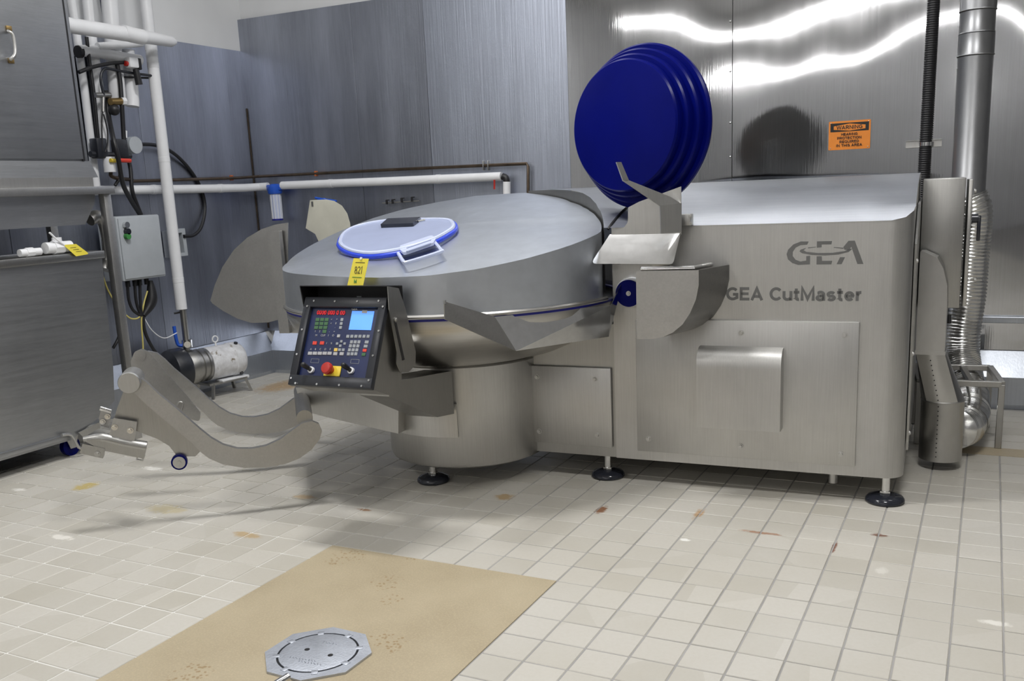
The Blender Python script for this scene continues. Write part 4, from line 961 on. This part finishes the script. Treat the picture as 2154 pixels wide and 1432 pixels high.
# ================================================================== PUMP
L1, L2, L3 = wz(441, 829), wz(507, 823), wz(464, 818)
ax = (L2 - L1).normalized(); pn = V(ax.y, -ax.x, 0)
pmid = (L1 + L2) / 2 - pn * .10
ph = lambda u, v: hit(u, v, pmid, pn)
A1, A2 = wx(430, 771, -4.0), wx(491, 750, -3.94); zc = (A1.z + A2.z) / 2; pmid = V((A1.x + A2.x) / 2, (A1.y + A2.y) / 2, 0)
A1.z = A2.z = zc; 
pu = empty('motor_pump', V(pmid.x, pmid.y, 0), 0, label='centrifugal pump with a chipped white motor standing by the kerb', cat='pump')
def lp(p): return p - pu.location
adir = (A2 - A1).normalized(); rm = .135; pside = V(adir.y, -adir.x, 0)
am = lp(A2); a1_ = lp(A1)
def axial(prof, m, name, parent=pu, o=a1_):
    bm = B(); lathe(bm, prof, n=40); z = adir; x = V(0, 0, 1).cross(z).normalized(); y = z.cross(x); xform(bm, basis(x, y, z, o)); return link(name, bm, m, parent, 35)
LM_ = (A2 - A1).length
axial([(0, 0), (.135, 0), (rm, .02), (rm, LM_ - .05), (rm + .006, LM_ - .045), (rm + .006, LM_ + .01), (rm - .01, LM_ + .05), (.08, LM_ + .08), (0, LM_ + .085)], 'motor', 'motor')
axial([(0, -.19), (.13, -.19), (.14, -.17), (.14, -.10), (.125, -.09), (.125, -.07), (.135, -.065), (.135, -.045), (.125, -.04), (.125, -.02), (.135, -.015), (.135, .01), (0, .01)], 'steel_dark', 'pump_head')
axial([(0, -.36), (.05, -.36), (.11, -.34), (.16, -.31), (.17, -.28), (.17, -.20), (.16, -.185), (0, -.18)], 'frame', 'volute')
bm = B(); p = am + V(0, 0, 0); p = a1_.lerp(am, .45) + V(0, 0, rm); tube(bm, [p, p + V(0, 0, .03)], .008, 8)
tube(bm, [p + V(0, 0, .055) + (adir * math.cos(t) + V(0, 0, math.sin(t))) * .025 for t in [2 * PI * k / 16 for k in range(17)]], .006, 6); link('lifting_eye', bm, 'white', pu, 50)
for k in range(3):
    a = 1.2 + k * 2.1; x = V(0, 0, 1).cross(adir).normalized(); q_ = am + adir * .0 + (x * math.cos(a) * -1 + V(0, 0, math.sin(a))) * (rm + .006); bm = B(); cyl(bm, q_, q_ + (q_ - am).normalized() * .012, .016, n=10); link('bolt', bm, 'black', pu, 40)
bm = B(); c_ = a1_.lerp(am, .75); box(bm, V(c_.x, c_.y, c_.z - rm - .012) + pside * .06, (.10, .26, .025), Matrix.Rotation(math.atan2(adir.y, adir.x) - PI / 2, 3, 'Z'), bev=.004); link('motor_foot', bm, 'white', pu, 40)
zt_ = zc - rm - .02
for p in [pmid + adir * s + pside * t for s in (-.17, .2) for t in (-.12, .12)]:
    q_ = lp(p); bm = B(); d_ = V(q_.x * .82, q_.y * .82, zt_) - q_; box(bm, q_ + d_ / 2, (.022, .022, d_.length), d_.to_track_quat('Z', 'Y').to_matrix()); link('leg', bm, 'steel_dark', pu, 40)
bm = B(); box(bm, V(0, 0, zt_), (.22, .36, .016), Matrix.Rotation(math.atan2(adir.y, adir.x) - PI / 2, 3, 'Z')); link('base_plate', bm, 'steel_dark', pu, 40)
# riser: steel pipe then white insulated stack above it, with ball valve
vol = A1 - adir * .12
rx = V(vol.x, vol.y, 0)
n2 = V(ray(392, 700).x, ray(392, 700).y, 0).normalized()
rh = lambda u, v: hit(u, v, rx, n2)
xtop, xb_ = rh(306, 0), rh(382, 650)
rz_ = empty('riser_pipe', V(xb_.x, xb_.y, 0), 0, label='tall white insulated riser pipe dropping to the pump', cat='pipe')
bm = B(); dtop = xb_ + (xtop - xb_) * 1.35; tube(bm, LL([dtop, xtop, rh(344, 325), xb_], rz_), .043, 18); link('insulation', bm, 'white', rz_, 50)
for v in (96, 130, 325, 585):
    p = xtop.lerp(xb_, v / 650) - rz_.location; bm = B(); lathe(bm, [(.042, -.02), (.0445, -.018), (.0445, .018), (.042, .02)], p, 20); link('pipe_wrap', bm, 'white', rz_, 50)
bm = B(); tube(bm, LL([rh(384, 645), rh(392, 715), rh(393, 742)], rz_), .026, 14); link('steel_pipe', bm, 'steel_dark', rz_, 50)
bm = B(); p = rh(394, 722) - rz_.location; cyl(bm, p - V(0, 0, .03), p + V(0, 0, .03), .042, n=20); cyl(bm, p - n2 * .07, p, .026, n=16); link('ball_valve', bm, 'chrome', rz_, 40)
bm = B(); tube(bm, LL([rh(386, 727), rh(375, 725), rh(370, 710), rh(366, 686)], rz_), .014, 10, 4); link('valve_lever', bm, 'bluevalve', rz_, 50)
bm = B(); tube(bm, LL([rh(383, 656), rh(366, 659)], rz_), .008, 8); link('sample_cock', bm, 'black', rz_, 50)

# ================================================================== PIPE AND CABLE CLUSTER ON THE SIDE WALL
def pipe_thing(name, pts, r, m, label, cat, smooth=0, n=14, group=None):
    o = bpy.data.objects
    bm = B(); pts = [Vector(p) for p in pts]; c_ = pts[-1]; tube(bm, [p - c_ for p in pts], r, n, smooth); ob_ = link(name, bm, m, None, 50, c_); return tag(ob_, label, cat, group)
pipe_thing('wall_pipe', [wl(138, -80, .12), wl(158, 50, .12), wl(178, 190, .12), wl(203, 392, .12)], .028, 'white', 'slim white pipe running down just beside the tall cabinet edge', 'pipe')
pipe_thing('wall_pipe', [wl(176, -80, .14), wl(190, 60, .14), wl(214, 240, .14), wl(222, 335, .14)], .036, 'white', 'white pipe descending behind the black hoses to the red valve', 'pipe')
pipe_thing('wall_pipe', [wl(224, -80, .16), wl(235, 60, .16), wl(246, 190, .16), wl(247, 205, .15)], .058, 'white', 'thick white pipe hanging behind the horizontal header pipe', 'pipe')
pipe_thing('wall_pipe', [wl(268, 105, .16), wl(275, 165, .16), wl(279, 213, .16), wl(279, 224, .16)], .048, 'white', 'short white capped pipe drop beside the tall riser', 'pipe')
pipe_thing('wall_pipe', [wl(203, -80, .10), wl(222, 50, .10), wl(226, 90, .10)], .016, 'navy', 'thin dark blue hose between the thick white pipes', 'hose')
hd_ = empty('header_pipe', wl(300, 75, .43), 0, label='thick white horizontal header pipe crossing the tall riser', cat='pipe')
bm = B(); tube(bm, LL([wl(120, 46, .43), wl(150, 54, .43), wl(262, 71, .43), wl(360, 87, .43), wl(368, 89, .42)], hd_), .058, 18, rad=lambda i, n_: (.05, .05, .05, .040, .02)[i]); link('header_run', bm, 'white', hd_, 50)
bm = B(); tube(bm, LL([wl(258, 68, .43), wl(280, 74, .43), wl(300, 78, .43)], hd_), .053, 18, 2); link('pipe_wrap', bm, 'white', hd_, 50)
bm = B(); tube(bm, LL([wl(165, 107, .20), wl(200, 108, .20), wl(250, 120, .20), wl(294, 127, .20)], hd_), .040, 14, 3); link('branch_run', bm, 'white', hd_, 50)
bm = B(); tube(bm, LL([wl(205, 98, .22), wl(262, 94, .22), wl(297, 90, .22)], hd_), .028, 12, 3); link('branch_run', bm, 'white', hd_, 50)
bm = B(); tube(bm, LL([wl(163, 109, .20), wl(170, 109, .20)], hd_), .042, 14); link('end_cap', bm, 'black', hd_, 50)
pipe_thing('wall_channel', [wl(172, 118, .05), wl(190, 230, .05), wl(204, 330, .05)], .05, 'frame', 'dark vertical channel behind the slim white pipe', 'channel', n=4)
pipe_thing('black_hose', [wl(182, 78, .22), wl(188, 130, .22), wl(197, 195, .22), wl(206, 290, .20), wl(210, 330, .2)], .013, 'black', 'thin black hose hanging straight from the header pipe', 'hose', 4)
pipe_thing('black_hose', [wl(245, 130, .24), wl(252, 165, .24), wl(256, 215, .24), wl(260, 285, .22), wl(262, 310, .22)], .016, 'black', 'thick black hose dropping beside the capped pipe', 'hose', 4)
pipe_thing('black_hose', [wl(166, 152, .26), wl(195, 141, .26), wl(235, 133, .26), wl(266, 131, .26)], .013, 'black', 'black hose curving across to the small white valve', 'hose', 5)
pipe_thing('black_hose', [wl(218, 200, .25), wl(212, 165, .25), wl(220, 145, .25), wl(245, 148, .25), wl(280, 154, .25), wl(318, 159, .25)], .010, 'frame', 'looped grey hose running behind the tall riser', 'hose', 5)
pipe_thing('black_hose', [wl(253, 162, .2), wl(318, 164, .2)], .008, 'black', 'straight thin black tube running to the tall riser', 'hose')
pipe_thing('black_hose', [wl(222, 190, .2), wl(228, 240, .2), wl(238, 290, .32), wl(248, 330, .34), wl(258, 385, .28), wl(275, 420, .20), wl(293, 449, .14)], .017, 'black', 'thick black hose curving down to the grey enclosure', 'hose', 5)
pipe_thing('black_hose', [wl(272, 342, .13), wl(275, 360, .14), wl(278, 400, .15), wl(288, 430, .14), wl(297, 452, .14)], .015, 'black', 'black hose entering the top of the grey enclosure', 'hose', 5)
pipe_thing('black_hose', [wl(250, 335, .2), wl(252, 370, .2), wl(242, 390, .2)], .012, 'black', 'short black hose dropping behind the insulated pipe', 'hose', 4)
pipe_thing('thin_wire', [wl(216, 230, .24), wl(214, 262, .24), wl(216, 318, .24)], .005, 'black', 'thin black wire beside the brass coupling', 'wire', 4, 8)
pipe_thing('thin_wire', [wl(218, 240, .24), wl(226, 275, .24), wl(226, 305, .24), wl(221, 320, .24)], .005, 'black', 'thin black wire looping under the brass coupling', 'wire', 4, 8)
vv = empty('pinch_valve', wl(277, 132, .28), 0, label='small white and black valve under the header pipe', cat='valve')
bm = B(); box(bm, (0, 0, 0), (.06, .085, .075), bev=.012); link('valve_body', bm, 'white', vv, 40)
bm = B(); box(bm, (0, .055, -.005), (.05, .03, .08), bev=.006); cyl(bm, (0, .03, -.04), (0, .045, -.15), .022, .026, n=14); link('actuator', bm, 'black', vv, 40)
bm = B(); cyl(bm, (0, -.06, -.01), (0, -.04, -.01), .018, n=12); link('red_ring', bm, 'red', vv, 40)
bv = empty('brass_coupling', wl(222, 205, .24), 0, label='brass and steel hose coupling among the black hoses', cat='coupling')
bm = B(); tube(bm, LL([wl(200, 200, .24), wl(232, 200, .24)], bv), .018, 10); tube(bm, LL([wl(217, 195, .24), wl(217, 235, .24)], bv), .013, 10); link('tee', bm, 'steel_dark', bv, 40)
bm = B(); tube(bm, LL([wl(232, 214, .24), wl(256, 213, .24)], bv), .026, 12); link('brass_body', bm, 'brass', bv, 40)
bm = B(); tube(bm, LL([wl(254, 213, .24), wl(262, 213, .24)], bv), .032, 8); link('union_nut', bm, 'white', bv, 40)
bm = B(); sph(bm, LL([wl(240, 231, .24)], bv)[0], .04); link('bulb', bm, 'black', bv, 50)
rl = empty('valve_rack', wl(235, 326, .20), 0, label='dark valve bar with a red and yellow lever and white cup', cat='valve')
bm = B(); tube(bm, LL([wl(190, 324, .2), wl(274, 328, .2)], rl), .022, 8); box(bm, LL([wl(208, 312, .2)], rl)[0], (.08, .09, .14), bev=.01); box(bm, LL([wl(252, 312, .2)], rl)[0], (.07, .10, .13), bev=.01); link('valve_bar', bm, 'frame', rl, 40)
bm = B(); tube(bm, LL([wl(232, 337, .27), wl(240, 338, .27), wl(252, 337, .27)], rl), .014, 8); link('lever_grip', bm, 'yellowpl', rl, 40)
bm = B(); tube(bm, LL([wl(251, 337, .27), wl(274, 338, .27)], rl), .015, 8); link('lever', bm, 'redkey', rl, 40)
bm = B(); tube(bm, LL([wl(228, 330, .22), wl(232, 362, .22)], rl), .042, 16); link('cup', bm, 'white', rl, 40)
bm = B(); tube(bm, LL([wl(233, 362, .2), wl(234, 370, .2), wl(248, 375, .2), wl(278, 378, .12)], rl), .014, 10, 3); link('outlet_pipe', bm, 'copper', rl, 50)
gj = empty('round_junction_box', wl(274, 306, .12), 0, label='round grey junction box where the long black cable loop starts', cat='junction box')
bm = B(); cyl(bm, (0, 0, 0), (.06, 0, 0), .062, n=28); link('box_body', bm, 'grey', gj, 40)
bm = B(); tube(bm, LL([wl(284, 303, .15), wl(294, 303, .15)], gj), .018, 10); link('gland', bm, 'grey', gj, 40)
bm = B(); tube(bm, LL([wl(263, 275, .15), wl(263, 290, .15)], gj), .016, 10); link('gland', bm, 'white', gj, 40)
pipe_thing('cable_loop', [wl(292, 303, .15), wl(330, 306, .10), wl(365, 322, .06), wl(398, 355, .028), wl(422, 395, .027), wl(431, 435, .027), wl(424, 475, .05), wl(408, 494, .06), wl(386, 497, .08)], .014, 'black', 'long black cable arcing over the wall behind the riser', 'cable', 6)
jb = empty('junction_frame', wl(368, 512, .05), 0, label='small grey rectangular wall frame behind the tall riser', cat='junction box')
q4 = LL([wl(345, 486, .05), wl(384, 480, .05), wl(391, 537, .05), wl(352, 542, .05)], jb); qi = LL([wl(357, 492, .05), wl(378, 489, .05), wl(384, 531, .05), wl(363, 534, .05)], jb)
for k in range(4):
    bm = B(); plate(bm, [q4[k], q4[(k + 1) % 4], qi[(k + 1) % 4], qi[k]], .05); link('frame_side', bm, 'grey', jb, 40)
bm = B(); plate(bm, [p - V(.02, 0, 0) for p in qi], .004); link('dark_panel', bm, 'frame', jb)
# grey enclosure with cables
ex_ = -3.98
q4 = [wx(u, v, ex_) for u, v in [(243, 455), (335, 451), (350, 581), (259, 592)]]
ya_, yb_ = (q4[0].y + q4[3].y) / 2, (q4[1].y + q4[2].y) / 2; za_, zb2 = (q4[2].z + q4[3].z) / 2, (q4[0].z + q4[1].z) / 2
en = empty('grey_enclosure', V(ex_, (ya_ + yb_) / 2, za_), 0, label='grey electrical enclosure with a green button behind the steel leg', cat='enclosure')
bm = B(); box(bm, (-.10, 0, (zb2 - za_) / 2), (.20, yb_ - ya_, zb2 - za_), bev=.012); link('enclosure_body', bm, 'grey', en, 40)
bm = B(); box(bm, (.003, 0, (zb2 - za_) / 2), (.012, yb_ - ya_ - .03, zb2 - za_ - .03), bev=.003); link('enclosure_door', bm, 'grey', en, 40)
bm = B(); box(bm, (-.20, 0, (zb2 - za_) / 2), (.20, .12, .2)); link('wall_bracket', bm, 'steel_dark', en)
for u, v, m in ((262, 473, 'chrome'), (265, 487, 'blackgloss'), (265, 497, 'green')):
    p = wx(u, v, ex_ + .01) - en.location; bm = B(); cyl(bm, p, p + V(.03, 0, 0), .022, n=18); link('push_button', bm, m, en, 40)
for u in (268, 283, 293, 308):
    p = wx(u, 590, ex_ - .08) - en.location; bm = B(); cyl(bm, (p.x, p.y, 0), (p.x, p.y, -.05), .018, n=12); link('cable_gland', bm, 'black', en, 40)
K = lambda u, v: wx(u, v, ex_ - .06)
for pts, lb in (([(268, 596), (271, 630), (280, 652), (296, 664)], 'black cable hanging from the grey enclosure, nearest the steel leg'), ([(283, 594), (286, 630), (291, 650), (298, 664)], 'black cable hanging under the middle of the grey enclosure'), ([(294, 592), (295, 630), (298, 664)], 'straight black cable hanging from the grey enclosure')):
    pipe_thing('black_cable', [K(*p) for p in pts], .011, 'black', lb, 'cable', 5)
bm = B(); c_ = K(316, 625); tube(bm, [p - c_ for p in [K(316, 590), K(319, 620), K(316, 640), K(302, 664)]], .03, 10, 4, rad=lambda i, n_: .018 + .025 * math.sin(PI * i / (n_ - 1))); tag(link('cable_bundle', bm, 'black', None, 50, c_), 'thick bundle of black cables coiled under the grey enclosure', 'cable')
pipe_thing('black_cable', [K(301, 664), K(303, 690), K(312, 715), K(328, 742), K(352, 768)], .013, 'black', 'black cable curving down from the bundle to the pump', 'cable', 5)
pipe_thing('yellow_cable', [K(310, 612), K(302, 640), K(298, 665), K(298, 690), K(301, 732), K(300, 790)], .006, 'cablesheath', 'thin yellow cable hanging straight below the enclosure', 'cable', 5)
pipe_thing('yellow_cable', [K(264, 662), K(276, 670), K(290, 669), K(298, 658), K(304, 632)], .006, 'cablesheath', 'thin yellow cable looped around the black bundle', 'cable', 5)
pipe_thing('yellow_cable', [wx(216, 580, -3.8), wx(228, 612, -3.8), wx(246, 641, -3.8), wx(262, 662, -3.9)], .006, 'cablesheath', 'thin yellow cable crossing behind the steel leg', 'cable', 5)
pipe_thing('white_wire', [K(303, 668), K(320, 695), K(345, 711), K(372, 700)], .004, 'white', 'thin white wire sagging towards the pump valve', 'wire', 5)
pipe_thing('black_cable', [wx(246, 640, -3.75), wx(249, 680, -3.75), wx(250, 708, -3.75), wx(238, 732, -3.75)], .011, 'black', 'black cable bending down beside the steel tub', 'cable', 5)

# ================================================================== STEEL CABINET AND TUB
FX = -3.5
cbn = empty('steel_hopper_cabinet', (FX, 0, 0), 0, label='tall grey steel cabinet on a legged bench frame above the tub', cat='cabinet')
def cx_(u, v, d=0.0): p = wx(u, v, FX + d); return V(d, p.y, p.z)
ye = 1.068; zb_c = cx_(90, 338).z
bm = B(); box(bm, (-.30, ye / 2 - .8, (zb_c + CEIL - .3) / 2), (.60, ye + 1.6, CEIL - .3 - zb_c), bev=.004); link('upper_cabinet', bm, 'cabinet', cbn, 30)
yd_ = (cx_(127, 0).y + cx_(173, 337).y) / 2
bm = B(); box(bm, (.004, yd_ / 2 - .6, (zb_c + 4.0) / 2), (.02, yd_ + 1.2, 4.0 - zb_c - .02), bev=.003); dr = link('cabinet_door', bm, 'cabinet', cbn, 30)
bm = B(); box(bm, (.003, yd_ + .008, (zb_c + 4.0) / 2), (.012, .016, 4.0 - zb_c)); link('door_seal', bm, 'black', cbn)
bm = B(); tube(bm, [cx_(18, 66, .014), cx_(18, 66, .05), cx_(27, 73, .06), cx_(32, 100, .06), cx_(31, 116, .06), cx_(23, 124, .05), cx_(23, 124, .014)], .010, 10, 3); link('door_handle', bm, 'steel', dr, 40)
for u, v in ((18, 60), (23, 128)):
    bm = B(); p = cx_(u, v, .014); box(bm, p + V(.004, 0, 0), (.008, .035, .03), bev=.003); link('handle_foot', bm, 'brass', dr, 40)
z1 = cx_(100, 373, .06).z; z2 = cx_(100, 394, .06).z; z3 = cx_(100, 411, .06).z
bm = B(); prism(bm, [(.002, -1.2, zb_c), (.002, ye + .01, zb_c), (.010, ye + .05, z1), (.010, -1.2, z1)], (-.2, 0, 0)); link('sloped_apron', bm, 'cabinet', cbn, 30)
bm = B(); box(bm, (-.10, -.06, (z1 + z2) / 2), (.24, 2 * (ye + .06), z1 - z2)); link('ledge', bm, 'steel', cbn, 30)
yr = cx_(228, 400).y
bm = B(); box(bm, (0, yr / 2 - .6, (z2 + z3) / 2), (.12, yr + 1.2, z2 - z3), bev=.002); link('bench_rail', bm, 'steel_matte', cbn, 30)
bm = B(); y2 = cx_(180, 475, -.04).y; zq = cx_(100, 477, -.04).z; prism(bm, [(-.04, -1.2, z3), (-.04, cx_(200, 412, -.04).y, z3), (-.04, cx_(198, 425, -.04).y, z3 - .06), (-.04, y2, zq), (-.04, -1.2, zq)], (-.42, 0, 0)); link('hopper_trough', bm, 'cabinet', cbn, 30)
bm = B(); box(bm, (-.0, yr - .035, z3 / 2), (.05, .055, z3), bev=.002); link('leg', bm, 'steel_matte', cbn, 30)
bm = B(); box(bm, (-.55, yr - .035, z3 / 2), (.05, .055, z3), bev=.002); link('leg', bm, 'steel_matte', cbn, 30)
bm = B(); box(bm, (-.30, yr - .035, (z2 + z3) / 2), (.55, .05, z2 - z3), bev=.003); link('end_rail', bm, 'steel_dark', cbn, 30)
bm = B(); tube(bm, [cx_(188, 462, -.10), cx_(203, 455, -.10), cx_(218, 466, -.10), cx_(226, 495, -.10), cx_(229, 530, -.10), cx_(228, 550, -.10), cx_(222, 568, -.10)], .042, 16, 5); link('drain_elbow', bm, 'steel', cbn, 50)
# tub
tb = empty('steel_tub', (FX, 0, 0), 0, label='wide grey steel tub on blue-tyred casters under the bench', cat='tub')
zr, zr2 = cx_(110, 536).z, cx_(110, 553).z
yt1 = cx_(214, 540).y; pr = [(-1.3, zr2), (yt1, zr2), (cx_(238, 770).y, cx_(238, 770).z), (cx_(241, 842).y, cx_(241, 842).z), (cx_(215, 872).y, cx_(215, 872).z), (cx_(150, 925).y, .118), (-1.3, .118)]
bm = B(); prism(bm, [(-.012, y, z) for y, z in pr], (.012, 0, 0)); link('tub_wall', bm, 'cabinet', tb, 30)
bm = B(); prism(bm, [(-.55, y, z) for y, z in pr], (.012, 0, 0)); link('tub_wall', bm, 'cabinet', tb, 30)
bm = B(); A = [bm.verts.new((0, y, z)) for y, z in pr[1:]]; D = [bm.verts.new((-.55, y, z)) for y, z in pr[1:]]
for k in range(len(A) - 1): bm.faces.new((A[k], A[k + 1], D[k + 1], D[k]))
bmesh.ops.solidify(bm, geom=bm.faces[:], thickness=.006); link('tub_base', bm, 'cabinet', tb, 40)
bm = B(); box(bm, (.010, yt1 / 2 - .65, (zr + zr2) / 2), (.05, yt1 + 1.3, zr - zr2), bev=.006); box(bm, (-.55, yt1 / 2 - .65, (zr + zr2) / 2), (.05, yt1 + 1.3, zr - zr2), bev=.006); box(bm, (-.27, yt1 - .02, (zr + zr2) / 2), (.52, .05, zr - zr2), bev=.006); link('tub_rim', bm, 'steel_dark', tb, 30)
bm = B(); y0_ = cx_(150, 925).y; box(bm, (.006, y0_ / 2 - .65, .15), (.014, y0_ + 1.3, .03), bev=.003); link('bottom_trim', bm, 'cabinet', tb, 30)
for x, y in ((-.08, cx_(160, 905).y), (-.47, cx_(160, 905).y), (-.08, -.9), (-.47, -.9)):
    bm = B(); cyl(bm, (x - .018, y, .062), (x + .018, y, .062), .062, n=28); cs = link('caster_wheel', bm, 'blue', tb, 40)
    for s in (.03, -.03):
        bm = B(); plate(bm, [(x + s, y - .05, .14), (x + s, y + .05, .14), (x + s, y + .02, .05), (x + s, y - .02, .05)], .006); link('fork_plate', bm, 'steel', cs, 40)
bm = B(); tube(bm, [cx_(130, 915, .03), cx_(150, 915, .03), cx_(165, 940, .03), cx_(176, 942, .03)], .010, 8, 3); link('lever', bm, 'steel', tb, 40)
bm = B(); plate(bm, [cx_(165, 910, .02), cx_(208, 888, .02), (.02, cx_(206, 898).y, cx_(206, 898).z), cx_(175, 920, .02)], .008); link('end_handle', bm, 'steel', tb, 40)
# loose things on the tub
for k, (u, v, s, lb) in enumerate(((59, 535, (.05, .14, .045), 'short white fitting lying on the tub rim, away from the tag'), (118, 527, (.06, .18, .07), 'white plastic pipe fitting on the tub rim beside the yellow tag'))):
    p = wx(u, v, FX - .02); bm = B(); cyl(bm, (0, -s[1] / 2, s[2] * .5), (0, s[1] / 2, s[2] * .5), s[2] * .5, n=16); cyl(bm, (0, -s[1] * .2, s[2] * .5), (0, s[1] * .15, s[2] * .5), s[2] * .62, n=8)
    if k: cyl(bm, (0, 0, s[2] * .5), (0, 0, s[2] * 1.35), s[2] * .42, n=14)
    tag(link('pipe_fitting', bm, 'white', None, 40, (FX - .0, p.y, zr + s[2] * .12)), lb, 'pipe fitting')
tg = empty('yellow_tag', wx(150, 520, FX + .045), 0, label='yellow card tag with a white tie hanging on the tub rim', cat='tag')
bm = B(); plate(bm, rounded(LL([wx(u, v, FX + .045) for u, v in [(133, 515), (160, 513), (188, 534), (160, 539)]], tg), .008), .002); link('card', bm, 'yellow', tg)
bm = B(); tube(bm, LL([wx(u, v, FX + .04) for u, v in [(104, 489), (120, 504), (136, 516)]], tg), .006, 8, 3); link('tie', bm, 'white', tg, 50)
for k in range(3):
    bm = B(); tube(bm, LL([wx(148 + 6 * k, 521 + 4 * k, FX + .047), wx(160 + 6 * k, 520 + 4 * k, FX + .047)], tg), .0012, 5); link('writing', bm, 'pencil', tg)
# tag hanging on the bowl cutter's lid
tq = [my(u, v, y) for u, v, y in [(744, 543, -.915), (776, 544, -.915), (763, 604, -.945), (730, 603, -.945)]]
tw = [fromM(p) for p in tq]
t2 = empty('yellow_tag', tw[0], 0, label='yellow card tag marked 821 standing up behind the control console hood', cat='tag')
bm = B(); plate(bm, LL(tw, t2), .0015); link('card', bm, 'yellow', t2)
tx_ = (tw[1] - tw[0]).normalized(); tn = tx_.cross(tw[3] - tw[0]).normalized()
if tn.y > 0: tn = -tn
ty_ = tn.cross(tx_)
def tpos(a, b): return (tw[0].lerp(tw[1], a)).lerp(tw[3].lerp(tw[2], a), b) - t2.location + tn * .0015
lettering('number', '821', .036, 'pencil', basis(tx_, ty_, tn, tpos(.5, .40)), t2, stroke=.085, fit=.044, depth=.0008)
lettering('mark', 'M', .016, 'green', basis(tx_, ty_, tn, tpos(.46, .80)), t2, stroke=.2, depth=.0008)
for b in (.14, .66):
    bm = B(); box(bm, tpos(.5, b), (.05, .0025, .001), basis(tx_, ty_, tn, (0, 0, 0)).to_3x3()); link('printed_line', bm, 'green' if b > .5 else 'pencil', t2)
bm = B(); cyl(bm, tpos(.5, .0) - tn * .002, tpos(.5, 0) + tn * .003, .006, n=10); link('tie', bm, 'white', t2)
